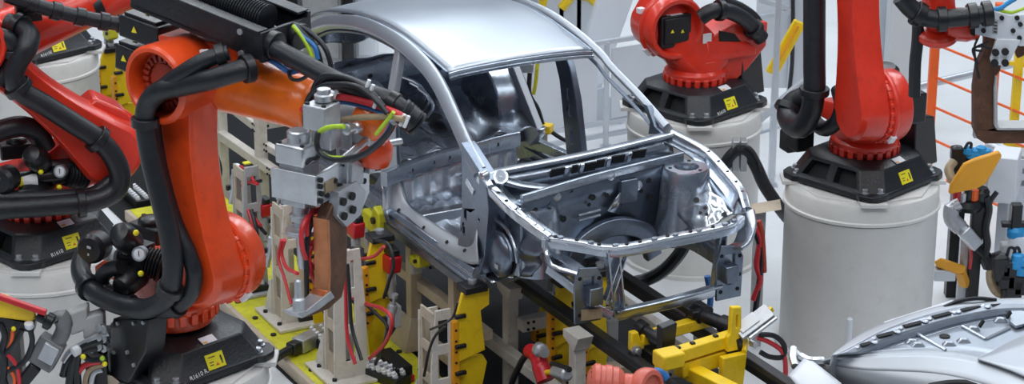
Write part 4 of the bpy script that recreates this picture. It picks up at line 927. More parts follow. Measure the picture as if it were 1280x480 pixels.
# loose cables among the near fixtures
cbn = line_thing('cable_bundle', 'red and black cables looping between the cream towers and yellow clamps', 'cables', -1.6, -1.1, -.92)
def cc(px, py, y): return CAR.w(*c(px, py, 1, y))
for pts, y, m_, r in (([(322, 230), (306, 228), (298, 240), (300, 256), (312, 266), (326, 282)], -1.3, 'red_cable', .013), ([(326, 226), (304, 232), (296, 246), (304, 262), (318, 276), (332, 292)], -1.28, 'rubber', .014),
    ([(310, 262), (316, 282), (318, 310), (312, 340), (302, 362), (314, 376)], -1.34, 'red_cable', .014), ([(314, 262), (321, 290), (322, 320), (312, 352), (300, 372), (318, 392), (338, 402)], -1.36, 'rubber', .016),
    ([(356, 300), (352, 316), (358, 334), (372, 342)], -1.42, 'red_cable', .014), ([(352, 300), (348, 322), (356, 350), (364, 380)], -1.44, 'red_cable', .012), ([(430, 330), (432, 370), (434, 420), (444, 455)], -1.48, 'red_cable', .013), ([(434, 330), (437, 370), (440, 410), (452, 450)], -1.47, 'rubber', .013),
    ([(440, 372), (458, 380), (478, 386), (490, 400), (482, 428), (462, 448)], -1.2, 'red_cable', .014), ([(430, 326), (450, 324), (468, 320), (480, 308)], -1.2, 'red_cable', .012), ([(448, 372), (470, 392), (484, 410), (476, 440), (468, 456)], -1.16, 'rubber', .013),
    ([(470, 300), (486, 306), (492, 330), (486, 352), (480, 372)], -1.1, 'rubber', .013), ([(538, 412), (556, 404), (566, 396), (572, 378)], -1.1, 'rubber', .008), ([(530, 470), (536, 440), (544, 420), (556, 408)], -1.12, 'rubber', .010),
    ([(396, 268), (404, 290), (396, 320), (384, 346)], -1.25, 'red_cable', .014), ([(270, 190), (276, 212), (272, 240), (280, 262)], -1.2, 'rubber', .014), ([(256, 150), (262, 170), (268, 196), (262, 220)], -1.2, 'rubber', .016), ([(300, 208), (310, 214), (318, 228)], -1.3, 'red_cable', .012), ([(412, 330), (404, 352), (398, 372), (406, 392)], -1.3, 'rubber', .012)):
    MB().tube([cc(px, py, y) for px, py in pts], r, 8).build('cable', m_, cbn, world=True)
# small silver cylinders and fittings on the towers
for px, py, y, lb in ((342, 262, -1.30, 'silver air cylinder with white end behind the orange elbow drum'), (336, 300, -1.3, 'silver air cylinder standing left of the tower by the elbow drum'), (463, 306, -.98, 'silver air cylinder above the amber strip in the middle'), (486, 385, -1.0, 'silver air cylinder hanging below the red clamp with black jaw'), (262, 240, -1.1, 'silver air cylinder low behind the orange link arm'), (290, 222, -1.2, 'silver air cylinder beside the grey tower with yellow tag')):
    q = c(px, py, 1, y); t = line_thing('air_cylinder', lb, 'air cylinder', q.x, y, q.z - .12, 'silver air cylinders among the near fixtures')
    MB().lathe([(.02, -.10), (.02, 0), (.035, .005), (.035, .15), (.03, .16), (.012, .165), (.012, .22), (.022, .225), (.022, .25)], (0, 0, 0), (.25, .1, 1), 14).build('barrel', 'dull_steel', t)
    MB().box((.02, -.045, .05), (.03, .03, .04)).build('air_fitting', 'plastic', t, bevel=.005); MB().box((0, .05, .06), (.10, .05, .16)).build('mount', 'grey_paint', t, bevel=.006)

for px, pt, pb, y, lb in ((724, 306, 345, .25, 'yellow clamp plate showing through the engine bay behind the radiator support'), (742, 330, 350, -.05, 'small yellow clamp plate under the near lamp bracket of the car nose'), (700, 342, 372, -.12, 'yellow clamp plate low behind the near black rail'), (680, 368, 410, .2, 'yellow clamp plate behind the cream cross beam')):
    q = c(px, pb, 1, y); clamp_tower(lb, q.x, y, FZ + .013, c(px, pt, 1, y).z - .06, w=.12)
# ------------------------------------------------------------------ nearest robot: upper arm, wrist, dress pack
F1, F2, F5, F4 = FR[1], FR[2], FR[5], FR[4]
def f1(px, py, y): return F1.at(px, py, 1, y)
K1 = Rz(A1[1])                         # things' parts are in base orientation; joint frame is turned by A1
def lm(k): return MB(Rz(A1[k]))
ya = -.06
a, b = f1(236, 84, ya), f1(397, 134, ya); d = (b - a).normalized()
ua = lm(1).lathe([(.175, .0), (.185, .10), (.18, .32), (.165, .5), (.15, .75), (.145, (b - a).length - .03), (.13, (b - a).length), (.09, (b - a).length + .01)], a, d, 40)
ua = ua.build('upper_arm', 'orange', R1, ang=50); ua['label'] = 'tapering forearm, bright lit orange painted in'
m = lm(1); el = V(.48 - math.sin(math.radians(4)) * 1.10, 0, .765 + 1.10 * math.cos(math.radians(4)))
m.lathe([(.18, -.27), (.195, -.25), (.195, -.12), (.21, -.1), (.21, .06), (.17, .08)], el, (0, 1, 0), 36)
gear_ring(m, el + V(0, -.20, 0), (0, 1, 0), .19, .05, 26, .012)
m.hull([el + V(x, y, z) for x, y, z in ((-.2, -.22, -.12), (-.2, .1, -.12), (-.22, -.22, .18), (-.22, .1, .18), (.32, -.18, .2), (.32, .1, .2), (.36, -.16, -.14), (.36, .08, -.14))])
eb = m.build('elbow_housing', 'orange_red', R1, bevel=.02)
q = f1(256, 67, -.30); lm(1).box(q, (.055, .02, .045), Matrix.Rotation(-.2, 3, 'Y')).build('tag_plate', 'sticker_white', eb, bevel=.003)
for px, py, y, s in ((187, 36, -.06, (.30, .18, .13)), (172, 72, -.04, (.20, .16, .15))):
    q = f1(px, py, y); mo = lm(1).box(q, s, Matrix.Rotation(.12, 3, 'Y')).build('motor', 'plastic', R1, bevel=.012)
    lm(1).box(q + V(0, 0, s[2] * .56), (s[0] * .8, s[1] * .8, .02), Matrix.Rotation(.12, 3, 'Y')).build('motor_lid', 'plastic', mo, bevel=.005)
    e = lm(1); e.prism([(-.02, -.016), (.02, -.016), (0, .02)], q + V(-.03, -s[1] / 2 - .004, .01), (1, 0, 0), (0, 0, 1), (0, .003, 0)); e.build('warning_triangle', 'sticker_yellow', mo)
    e = lm(1); e.prism([(-.016, -.016), (.016, -.016), (0, .018)], q + V(.0, 0, s[2] * .56 + .012), (1, 0, 0), (0, 1, 0), (0, 0, .003)); e.build('warning_triangle', 'sticker_yellow', mo)
# dress pack tray
yn, yf = -.30, .08
tl, tr_, bl, br = f1(206, 0, yn), f1(324, 41, yn), f1(206, 32, yn), f1(324, 76, yn)
tray = thing('dress_pack_tray', 'long black cable tray with ribbed hose, on top of the orange robot elbow', 'cable tray', R1.location + V(0, 0, 0) if False else F1.m @ ((tl + br) / 2))
def W1(m): q = MB(WM[tray.name].inverted() @ F1.m); return q
nw_ = [V(tl.x - .25, yn, tl.z + .07), V(tr_.x, yn, tr_.z), V(br.x, yn, br.z), V(bl.x - .25, yn, bl.z + .06)]
W1(0).prism([(q.x, q.z) for q in nw_], (0, yn, 0), (1, 0, 0), (0, 0, 1), (0, .02, 0)).build('near_wall', 'black', tray, bevel=.004)
W1(0).prism([(q.x + .02, q.z + .03) for q in nw_], (0, yf, 0), (1, 0, 0), (0, 0, 1), (0, .02, 0)).build('far_wall', 'black', tray, bevel=.004)
W1(0).bar(V(nw_[0].x, yn + .03, nw_[0].z), V(nw_[1].x, yn + .03, nw_[1].z), .08, .015).build('top_flange', 'black', tray, bevel=.003)
W1(0).bar(V(nw_[0].x, yf - .02, nw_[0].z + .03), V(nw_[1].x, yf - .02, nw_[1].z + .03), .09, .015).build('top_flange', 'black', tray, bevel=.003)
W1(0).bar(V(nw_[3].x, (yn + yf) / 2, nw_[3].z + .02), V(nw_[2].x, (yn + yf) / 2, nw_[2].z + .02), yf - yn, .02).build('tray_floor', 'black', tray)
W1(0).hull([V(br.x + x, y, z) for x in (0, .025) for y in (yn, yf + .02) for z in (br.z - .01, tr_.z)]).build('end_plate', 'black', tray, bevel=.004)
dr_ = (nw_[1] - nw_[0]).normalized(); up_ = V(0, 1, 0).cross(dr_) * -1
p0 = V(nw_[0].x, -.11, nw_[0].z - .005); Lh = (nw_[1] - nw_[0]).length - .10
prof = []
for k in range(46):
    h = Lh * k / 46; prof += [(.075, h), (.085, h + Lh / 140), (.085, h + Lh / 92), (.075, h + Lh / 66)]
W1(0).lathe(prof, p0, dr_, 22).build('ribbed_hose', 'rubber', tray, ang=20)
for y in (-.22, -.02): W1(0).lathe([(.055, -.02), (.075, -.02), (.075, .04), (.055, .045)], V(br.x + .02, y, (br.z + tr_.z) / 2), dr_, 20).build('hose_socket', 'plastic', tray, bevel=.004)
for z in (-.06, .06): W1(0).cyl(V(br.x - .12, yn - .012, br.z + .08 + z), V(br.x - .12, yn, br.z + .08 + z), .018, n=8).build('bolt', 'dull_steel', tray)
# hoses of the nearest robot (kept in world space through the arm's plane)
def hw(k, pts, yy):
    ys = yy if isinstance(yy, (list, tuple)) else [yy] * len(pts)
    return [FR[k].m @ FR[k].at(px, py, 1, y) for (px, py), y in zip(pts, ys)]
HA = [(316, 84), (300, 88), (264, 99), (228, 107), (202, 113), (186, 128), (182, 152), (188, 195), (200, 245), (212, 295), (216, 340), (207, 372), (182, 386), (150, 381), (117, 365), (101, 340), (106, 318), (120, 305)]
hose_part(R1, 'hose', hw(1, HA, [-.34, -.40, -.47, -.50] + [-.53] * 10 + [-.48, -.38, -.28, -.22]), .058, clamps=(.03, .36, .63, .84))
HB = [(286, 66), (258, 75), (228, 92), (204, 110), (193, 130), (191, 160), (200, 215), (217, 275), (236, 318), (243, 345), (236, 370), (208, 388), (170, 382), (146, 374)]
hose_part(R1, 'hose', hw(1, HB, [-.36, -.44, -.50, -.50] + [-.44] * 8 + [-.40, -.36]), .048, clamps=(.03, .82))
hose_part(R1, 'hose', hw(1, [(152, 333), (136, 338), (127, 349), (130, 361), (142, 369), (166, 378)], -.40), .046, clamps=(.8,))
# hose to the wrist
def wr(pts, Y=None, yy=None): return hw(1, pts, yy)
HC = [(326, 50), (346, 62), (380, 80), (420, 101), (460, 116), (490, 128), (512, 146), (520, 152)]
hose_part(R1, 'hose', hw(1, HC, [-.22, -.24, -.25, -.25, -.25, -.24, -.2, -.18]), .052, clamps=(.72, .88), cr=1.2, clen=.05)
P = hw(1, [(500, 136), (523, 156)], [-.22, -.16]); d_ = P[1] - P[0]
prof = []
for k in range(6): h = d_.length * k / 6; prof += [(.058, h), (.068, h + .006), (.068, h + .016), (.057, h + .02)]
MB().lathe(prof, P[0], d_, 22).build('hose_end', 'rubber', R1, world=True, ang=20)
def cable(par, pts, r, m, nm='cable', n=8): return MB().tube(pts, r, n, 8).build(nm, m, par, world=True, ang=70)
for pts, yy, r, m_ in (
    ([(378, 138), (388, 128), (405, 121), (432, 122), (462, 129), (490, 139), (506, 147)], -.30, .019, 'red_cable'),
    ([(384, 140), (420, 128), (450, 132), (480, 141), (500, 149)], -.27, .013, 'blue_cable'),
    ([(384, 160), (405, 155), (440, 148), (475, 146), (505, 149)], -.34, .017, 'tan_cable'),
    ([(383, 168), (381, 145), (386, 122), (402, 108), (428, 105), (450, 110), (470, 126), (484, 142)], -.36, .014, 'rubber'),
    ([(392, 140), (391, 118), (398, 100), (412, 94), (440, 100), (462, 114), (480, 134)], -.33, .016, 'rubber'),
    ([(398, 118), (400, 102), (412, 96), (436, 98), (456, 108)], -.29, .016, 'rubber'),
    ([(366, 30), (380, 42), (396, 62), (402, 86), (400, 104)], -.10, .014, 'rubber'),
    ([(366, 30), (384, 38), (405, 58), (414, 84), (412, 98)], -.08, .014, 'rubber'),
    ([(366, 32), (376, 44), (386, 60), (392, 78), (388, 88)], -.12, .012, 'green_yellow'),
    ([(367, 32), (380, 46), (393, 58), (398, 74)], -.11, .013, 'blue_cable'),
    ([(328, 72), (340, 76), (352, 84), (362, 90), (372, 88)], -.22, .016, 'blue_cable'),
    ([(360, 88), (364, 98), (374, 100), (386, 94)], -.25, .01, 'rubber'),
    ([(430, 158), (412, 159), (400, 165), (395, 178), (400, 190), (412, 197), (432, 198)], -.66, .013, 'green_yellow'),
    ([(432, 199), (452, 193), (468, 182), (482, 167), (490, 152)], -.64, .011, 'blue_cable'),
    ([(428, 200), (450, 195), (468, 184), (484, 168), (492, 154)], -.68, .017, 'rubber'),
    ([(398, 165), (396, 180), (401, 192), (414, 199), (432, 200)], -.67, .015, 'rubber'),
    ([(470, 168), (478, 158), (486, 148), (492, 140)], -.36, .011, 'green_yellow')):
    cable(R1, hw(1, pts, yy), r, m_)
for px, py in ((464, 113), (470, 128), (459, 107), (392, 128), (418, 120), (503, 150), (508, 152)):
    q = hw(1, [(px, py)], -.33)[0]; MB().cyl(q - V(.012, 0, .03), q + V(.012, 0, .03), .010, n=8).build('cable_tie', 'sticker_white', R1, world=True)
# wrist
wa = f1(398, 136, ya); wb = f1(455, 146, ya); dd = (wb - wa)
lm(1).lathe([(.125, 0), (.13, .03), (.105, .10), (.10, dd.length)], wa, dd, 28).build('wrist_tube', 'dull_steel', R1)
q = f1(470, 147, -.16); w_ = lm(1).lathe([(.03, -.12), (.085, -.105), (.11, -.05), (.115, .02), (.095, .08), (.04, .11)], q, (0, 1, .2), 30).build('wrist', 'orange', R1, ang=60)
q2 = f1(467, 182, -.16); lm(1).lathe([(.05, .0), (.078, .01), (.092, .05), (.092, .11), (.075, .14), (.05, .16)], q2 + V(0, 0, -.11), (.1, 0, 1), 30).build('wrist_flange', 'orange_red', R1, ang=60)
lm(1).box(f1(455, 165, -.22), (.13, .08, .12)).build('wrist_block', 'dull_steel', R1, bevel=.01)
# ------------------------------------------------------------------ spot welding gun in the nearest robot's hand
wY = (F1.m @ f1(440, 235, -.28))
GN = Frame(wY, 60)
gun = thing('welding_gun', 'grey spot welding gun with brown copper arm, held by the orange robot', 'welding gun', GN.o, GN.th)
def g(px, py, y=0): return GN.at(px, py, 1, y)
def gp(px, py, x): return GN.at(px, py, 0, x)
def gpoly(n, pts, y, th, m, bevel=.004, par=None, holes=()):
    P = [g(*q, y) for q in pts]; return MB().prism([(q.x, q.z) for q in P], (0, y, 0), (1, 0, 0), (0, 0, 1), (0, th, 0), holes).build(n, m, par or gun, bevel=bevel)
# servo bracket: two side plates and back, servo cylinder between
BK = [(396, 220), (434, 198), (437, 238), (396, 258)]
br_ = gpoly('bracket_side', BK, 0, .02, 'steel')
gpoly('bracket_side', BK, .26, .02, 'steel', par=None)
c0 = g(396, 258, 0); c1 = g(396, 220, 0)
MB().box2((c0.x - .002, 0, c0.z), (c0.x + .02, .28, c1.z)).build('bracket_front', 'steel', gun, bevel=.003)
MB().box2((c0.x, 0, c0.z), (c0.x + .22, .28, c0.z + .02)).build('bracket_floor', 'dull_steel', gun)
for px, py in ((400, 225), (400, 233), (401, 242), (400, 251), (418, 226), (424, 232), (430, 206), (408, 244)):
    q = g(px, py, -.002); MB().cyl(q, q + V(0, -.012, 0), .015, n=8).build('bolt', 'pocket', br_)
q = g(413, 232, -.003); MB().box(q, (.10, .008, .06)).build('type_plate', 'tan_cable', br_)
sx = c0.x + .10; sy = .15
zt = gp(372, 166, sx).z
def sz(py): return gp(372, py, sx).z
sy = gp(374, 200, sx).y
MB().box2((sx - .075, sy - .075, sz(252)), (sx + .075, sy + .075, sz(200))).build('servo_lower', 'dull_steel', gun, bevel=.006)
sv = MB().box2((sx - .09, sy - .09, sz(201)), (sx + .09, sy + .09, sz(176))).build('servo_body', 'steel', gun, bevel=.012)
MB().lathe([(.06, 0), (.06, sz(164) - sz(176)), (.052, sz(162) - sz(176)), (.03, sz(162) - sz(176))], (sx, sy, sz(176)), (0, 0, 1), 28).build('servo_cap', 'steel', gun, bevel=.003)
for a in (-1, 1):
    for b in (-1, 1): MB().cyl((sx + a * .07, sy + b * .07, sz(176)), (sx + a * .07, sy + b * .07, sz(174)), .012, n=8).build('bolt', 'pocket', sv)
MB().tube([(sx - .07, sy - .094, sz(196)), (sx - .03, sy - .1, sz(193)), (sx + .02, sy - .1, sz(195)), (sx + .06, sy - .094, sz(191))], .008, 6).build('casting_mark', 'pocket', sv)
# ram and upper electrode
MB().lathe([(.045, 0), (.045, -.05), (.06, -.06), (.06, -.09), (.04, -.1), (.04, -.13), (.085, -.14), (.085, -.165), (.03, -.175), (.028, -.34), (.02, -.36)], (sx, sy, sz(253)), (0, 0, 1), 24).build('electrode_ram', 'dull_steel', gun, bevel=.002)
# back plates
bp_ = gpoly('adapter_plate', [(434, 188), (452, 186), (462, 200), (462, 240), (450, 268), (434, 262)], -.03, .05, 'steel')
for px, py in ((440, 212), (452, 212), (440, 226), (454, 226), (448, 205)): q = g(px, py, -.032); MB().cyl(q, q + V(0, -.012, 0), .016, n=10).build('bolt', 'pocket', bp_)
gpoly('hex_flange', [(440, 205), (447, 200), (455, 205), (455, 228), (447, 234), (440, 228)], -.045, .02, 'dull_steel')
cl_ = gpoly('arm_clamp', [(424, 240), (446, 226), (458, 240), (452, 268), (434, 284), (422, 270)], -.05, .06, 'dull_steel')
for px, py in ((428, 252), (439, 245), (429, 270), (440, 262)): q = g(px, py, -.052); MB().cyl(q, q + V(0, -.015, 0), .022, n=10).build('bolt', 'pocket', cl_)
ax_ = [(421, 244), (434, 252), (435, 300), (434, 345), (428, 372), (412, 386), (388, 396), (378, 398), (376, 391), (398, 380), (410, 366), (411, 340), (410, 300), (409, 275)]
arm_ = gpoly('lower_arm', ax_, -.02, .075, 'gun_brown', bevel=.01); arm_['label'] = 'brown copper lower arm'
gpoly('arm_edge', [(409, 275), (412, 275), (414, 340), (413, 364), (400, 382), (397, 380), (410, 364), (411, 340)], -.026, .09, 'copper', .002)
gpoly('arm_shoe', [(384, 388), (414, 364), (419, 372), (398, 388), (378, 398), (370, 392)], -.03, .09, 'dull_steel')
t0 = g(374, 394, .01); MB().lathe([(.03, 0), (.032, .09), (.022, .10), (.02, .19), (.012, .2)], t0, (0, 0, 1), 16).build('lower_electrode', 'dull_steel', gun)
# transformer blocks by the wrist
for px, py, s, y in ((402, 144, (.14, .14, .13), .02), (408, 170, (.1, .12, .12), .05), (436, 178, (.1, .1, .16), .05)):
    q = g(px, py, y); o = MB().box(q, s).build('mounting_block', 'dull_steel', gun, bevel=.008)
    for a in (-1, 1):
        for b in (-1, 1): MB().cyl(q + V(a * s[0] * .36, b * s[1] * .36, s[2] / 2), q + V(a * s[0] * .36, b * s[1] * .36, s[2] / 2 + .01), .013, n=8).build('bolt', 'pocket', o)
q = g(405, 125, .02); MB().lathe([(.05, 0), (.05, .03), (.035, .035), (.035, .06), (.02, .065)], q, (0, 0, 1), 18).build('coupling', 'steel', gun)
MB().cyl(g(462, 184, -.03), g(500, 177, -.03), .02, n=12).build('rod', 'steel', gun)
MB().cyl(g(428, 200, -.08), g(470, 166, -.08), .022, n=12).build('rod', 'steel', gun)
MB().lathe([(.02, 0), (.03, .005), (.03, .03), (.022, .035), (.022, .08), (.03, .085), (.03, .12), (.018, .125)], g(432, 162, -.08), g(456, 158, -.08) - g(432, 162, -.08), 14).build('quick_coupling', 'steel', gun)
MB().box(g(462, 202, -.05), (.05, .04, .12)).build('hinge_bracket', 'dull_steel', gun, bevel=.006)
for pts, r, m_ in (([(402, 262), (386, 270), (377, 290), (380, 318), (394, 336), (408, 346)], .014, 'red_cable'), ([(404, 258), (390, 264), (384, 282), (386, 300), (398, 318)], .012, 'red_cable'), ([(412, 290), (398, 296), (388, 312), (386, 330), (394, 352), (404, 368)], .014, 'red_cable'), ([(392, 270), (384, 300), (383, 340), (384, 380)], .014, 'rubber')):
    MB().tube([g(*q, .10) for q in pts], r, 8, 6).build('cable', m_, gun)
# ------------------------------------------------------------------ robot at the left edge
def f2(px, py, y): return F2.at(px, py, 1, y)
a, b = f2(-40, 66, -.02), f2(168, -18, -.02)
lm(2).lathe([(.19, 0), (.18, .3), (.15, .7), (.135, (b - a).length)], a, b - a, 36).build('upper_arm', 'red', R2, ang=50)
k = f2(121, 8, -.02); lm(2).lathe([(.15, -.03), (.158, -.03), (.158, .03), (.15, .03)], k, b - a, 28).build('arm_band', 'plastic', R2)
lm(2).lathe([(.2, -.1), (.2, .12)], f2(-20, 56, -.1), (0, 1, 0), 28).build('elbow_housing', 'red', R2, bevel=.02)
q = f2(168, -6, -.05); 
H2 = [(10, 30), (24, 34), (36, 44), (33, 60), (22, 78), (17, 96), (27, 114), (54, 130), (90, 153), (122, 174), (141, 195), (150, 220), (142, 240), (112, 252), (62, 257), (0, 261), (-30, 262)]
hose_part(R2, 'hose', hw(2, H2, [-.3, -.36, -.44] + [-.50] * 14), .070, clamps=(.07, .36, .57, .83))
H3 = [(-4, 44), (10, 50), (17, 66), (11, 86), (-2, 104)]
hose_part(R2, 'hose', hw(2, H3, -.46), .055, clamps=(.5,))
H4 = [(-20, 172), (5, 162), (28, 158), (46, 166), (57, 186)]
hose_part(R2, 'hose', hw(2, H4, -.25), .07)
H5 = [(8, -6), (40, 5), (70, 14), (100, 21), (130, 27), (160, 31)]
hose_part(R2, 'hose', hw(2, H5, -.38), .048, clamps=(.2, .42, .62, .8, .97), cr=1.25, clen=.06)
H6 = [(-20, 248), (30, 247), (80, 246), (115, 243), (140, 226)]
hose_part(R2, 'hose', hw(2, H6, -.46), .05)
P = [f2(*k, -.20) for k in ((118, 120), (150, 134), (160, 142), (164, 160), (141, 207), (122, 230), (108, 226), (104, 190), (80, 150))]
lm(2).prism([(k.x, k.z) for k in P], (0, -.26, 0), (1, 0, 0), (0, 0, 1), (0, .25, 0)).build('link_end', 'red', R2, bevel=.02)
q = f2(35, 12, -.26); lm(2).box(q, (.16, .1, .14)).build('hose_bracket', 'plastic', R2, bevel=.01)
lm(2).hull([f2(px, py, -.2) + V(0, e, 0) for px, py in ((108, 205), (126, 205), (130, 226), (112, 232)) for e in (0, .1)]).build('link_lug', 'red', R2, bevel=.02)
lm(2).cyl(f2(120, 216, -.265), f2(120, 216, -.2), .04, n=18).build('lug_bore', 'pocket', R2)
# disc wrist seen at the top left
wq = ay(165, 10, 16.4)
d_ = V(.5, -.6, .6)
MB().lathe([(.08, -.06), (.15, -.05), (.165, -.02), (.165, .02), (.15, .03), (.155, .05), (.155, .09), (.12, .11), (.05, .115)], wq, d_, 30).build('wrist_disc', 'red', R3, world=True, bevel=.003)
e3 = FR[3].w(.42, -.1, .675 + 1.18)
MB().tube([e3, e3.lerp(wq, .4) + V(0, 0, .1), e3.lerp(wq, .75) + V(0, 0, .12), wq + V(-.05, .2, .12), wq], [.2, .17, .14, .11, .09], 20).build('upper_arm', 'red', R3, world=True)
for k, (m_, pts) in enumerate((('blue_cable', [(172, 24), (185, 21), (200, 16), (212, 10)]), ('rubber', [(170, 32), (186, 30), (205, 24)]), ('red_cable', [(175, 20), (190, 17), (206, 10)]))):
    MB().tube([ay(px, py, 16.2) for px, py in pts], .016, 8).build('cable', m_, R3, world=True)
# ------------------------------------------------------------------ upright right robot: hoses
H = [(1018, -12), (1018, 40), (1018, 80), (1018, 110), (1014, 138), (1003, 158), (990, 156), (984, 142), (992, 128), (1006, 121)]
hose_part(R5, 'hose', hw(5, H, [-.5] * 6 + [-.46, -.4, -.34, -.28]), .078, clamps=(.36, .82))
H = [(1048, 112), (1052, 132), (1047, 150), (1033, 161), (1020, 154), (1012, 138)]
hose_part(R5, 'hose', hw(5, H, [-.3, -.34, -.36, -.36, -.34, -.3]), .055)
q = F5.at(1104, 92, 1, .02); MB(Rz(A1[5])).lathe([(.06, -.12), (.11, -.1), (.115, .02), (.09, .05), (.03, .06)], q, (.1, -.2, 1), 20).build('rear_motor', 'plastic', R5)
for px, py, s in ((1000, 165, .09), (988, 172, .07), (1004, 150, .06)):
    q = F5.at(px, py, 1, -.2); MB(Rz(A1[5])).hull([q + V(a * s, b * s, e * s) for a in (-1, 1) for b in (-.8, .8) for e in (-1.4, .8)] + [q + V(0, 0, s * 1.3)]).build('valve', 'plastic', R5, bevel=.012)
q = F5.at(1136, 133, 1, .08); MB(Rz(A1[5])).box(q, (.15, .2, .22)).build('drum_motor', 'plastic', R5, bevel=.015)
# rear robot: hose and balancer
H = [(876, 22), (890, 14), (910, 14), (930, 24), (945, 40), (952, 48)]
hose_part(R4, 'hose', hw(4, H, [.2, .24, .24, .22, .2, .2]), .062, clamps=(.3, .75))
H = [(905, 2), (925, 10), (942, 22), (950, 36)]
hose_part(R4, 'hose', hw(4, H, .05), .045)
q = F4.at(920, 48, 1, .06)
MB(Rz(A1[4])).hull([F4.at(px, py, 1, .0) + V(0, e, 0) for px, py in ((880, 40), (905, 24), (948, 22), (946, 52), (925, 78), (905, 96), (880, 96)) for e in (-.12, .14)]).build('rear_housing', 'red', R4, bevel=.015)
P = [F4.at(px, py, 1, .142) for px, py in ((898, 38), (918, 42), (926, 52), (914, 58), (899, 52))]
MB(Rz(A1[4])).prism([(q.x, q.z) for q in P], (0, .142, 0), (1, 0, 0), (0, 0, 1), (0, .004, 0)).build('housing_opening', 'pocket', R4)
q = F4.at(884, 48, 1, .146); MB(Rz(A1[4])).box(q, (.075, .008, .075)).build('type_plate', 'sticker_white', R4)
q = F4.at(800, 14, 1, .0); MB(Rz(A1[4])).box(F4.at(801, 13, 1, -.03), (.05, .05, .04)).build('tag_plate', 'sticker_white', R4)
# ------------------------------------------------------------------ robot wrist and gun at the top right
Y6 = 12.3
def s6(px, py): return ay(px, py, Y6)
r6 = thing('robot_wrist', 'red robot wrist with black hose reaching in at the top right', 'robot wrist', s6(1185, 25))
MB().lathe([(.05, -.05), (.10, -.045), (.115, -.03), (.115, .0), (.10, .015), (.06, .02)], s6(1172, 40), (-.05, -.3, 1), 28).build('wrist_disc', 'red', r6, world=True, bevel=.003)
MB().tube([s6(1172, 40) + V(0, .02, 0), s6(1172, 28), s6(1174, 12), s6(1170, -20), s6(1160, -60)], [.06, .075, .09, .11, .12], 18).build('forearm', 'red', r6, world=True)
MB().lathe([(.06, 0), (.09, .01), (.095, .13), (.085, .16), (.085, .19)], s6(1180, 30), s6(1214, 31) - s6(1180, 30), 26).build('wrist_flange', 'red', r6, world=True, bevel=.004)
hose_part(r6, 'hose', [s6(*q) + V(0, -.16, 0) for q in ((1120, -14), (1132, 0), (1146, 10), (1165, 14), (1190, 12), (1215, 9), (1234, 6))], .052, clamps=(.3, .55, .8, .95))
MB().tube([s6(*q) + V(0, -.1, 0) for q in ((1236, 6), (1246, 4), (1255, -2), (1265, -8))], .014, 8).build('cable', 'blue', r6, world=True)
MB().tube([s6(*q) + V(0, -.1, 0) for q in ((1236, 8), (1250, 8), (1262, 9), (1282, 2))], .009, 8).build('cable', 'green_yellow', r6, world=True)
MB().tube([s6(*q) for q in ((1148, 14), (1147, 50), (1144, 80), (1143, 120))], .034, 10).build('hanging_hose', 'rubber', r6, world=True)
g6 = thing('welding_gun', 'spot welding gun with white bolted plates and brown frame, top right', 'welding gun', s6(1240, 90))
def p6(n, pts, dy, th, m, bevel=.004, holes=(), par=None):
    o = ay(0, 0, Y6 + dy) ; P = [ay(px, py, Y6 + dy) for px, py in pts]
    HH = [[(ay(px, py, Y6 + dy).x, ay(px, py, Y6 + dy).z) for px, py in h] for h in holes]
    return MB().prism([(q.x, q.z) for q in P], (0, Y6 + dy, 0), (1, 0, 0), (0, 0, 1), (0, th, 0), HH).build(n, m, par or g6, world=True, bevel=bevel)
pa = p6('adapter_plate', [(1219, 16), (1240, 13), (1262, 19), (1310, 17), (1310, 56), (1276, 58), (1240, 48), (1219, 43)], -.12, .03, 'white_box')
for px, py in ((1229, 20), (1229, 29), (1229, 38), (1252, 22), (1271, 22), (1266, 38), (1275, 30), (1274, 47)): q = ay(px, py, Y6 - .12); MB().cyl(q, q + V(0, -.014, 0), .013, n=10).build('bolt', 'pocket', pa, world=True)
pp = p6('printed_plate', [(1241, 24), (1248, 25), (1247, 43), (1240, 42)], -.123, .004, 'grey_paint', .001, par=pa)
for k in range(4): p6('print_line', [(1242.3, 27 + k * 4), (1246.3, 27.5 + k * 4), (1246.2, 29 + k * 4), (1242.2, 28.5 + k * 4)], -.126, .003, 'ink', 0, par=pp)
pb = p6('arm_plate', [(1246, 49), (1276, 50), (1262, 78), (1255, 82), (1240, 81), (1238, 74)], -.14, .03, 'white_box')
for px, py in ((1244, 65), (1256, 64), (1243, 78), (1256, 78)): q = ay(px, py, Y6 - .14); MB().cyl(q, q + V(0, -.02, 0), .02, n=10).build('bolt', 'pocket', pb, world=True)
p6('side_bracket', [(1213, 16), (1219, 14), (1219, 46), (1214, 44)], -.12, .16, 'pocket')
p6('gun_frame', [(1232, 44), (1243, 46), (1252, 78), (1251, 88), (1244, 98), (1242, 112), (1242, 156), (1246, 162), (1320, 162), (1320, 180), (1232, 180), (1222, 174), (1218, 164), (1218, 112), (1222, 84), (1232, 62)], -.10, .10, 'gun_brown', .012)
p6('frame_liner', [(1245, 96), (1247, 96), (1247, 158), (1250, 160), (1320, 160), (1320, 163), (1247, 163), (1243, 158), (1243, 110)], -.13, .14, 'grey_paint', .003)
p6('side_horn', [(1268, 58), (1282, 48), (1310, 44), (1310, 60), (1290, 66), (1272, 74)], -.02, .06, 'gun_brown', .01)
for pts in ([(1222, 48), (1218, 60), (1220, 80), (1224, 98)], [(1236, 52), (1222, 58), (1217, 62), (1228, 64)], [(1222, 80), (1216, 62), (1226, 58), (1240, 60)]): MB().tube([ay(px, py, Y6 - .16) for px, py in pts], .007, 6).build('cable', 'rubber', g6, world=True)
for py in (112, 130, 150, 168): q = ay(1219, py, Y6 - .06); MB().box(q, (.02, .05, .03)).build('clip', 'dull_steel', g6, world=True)
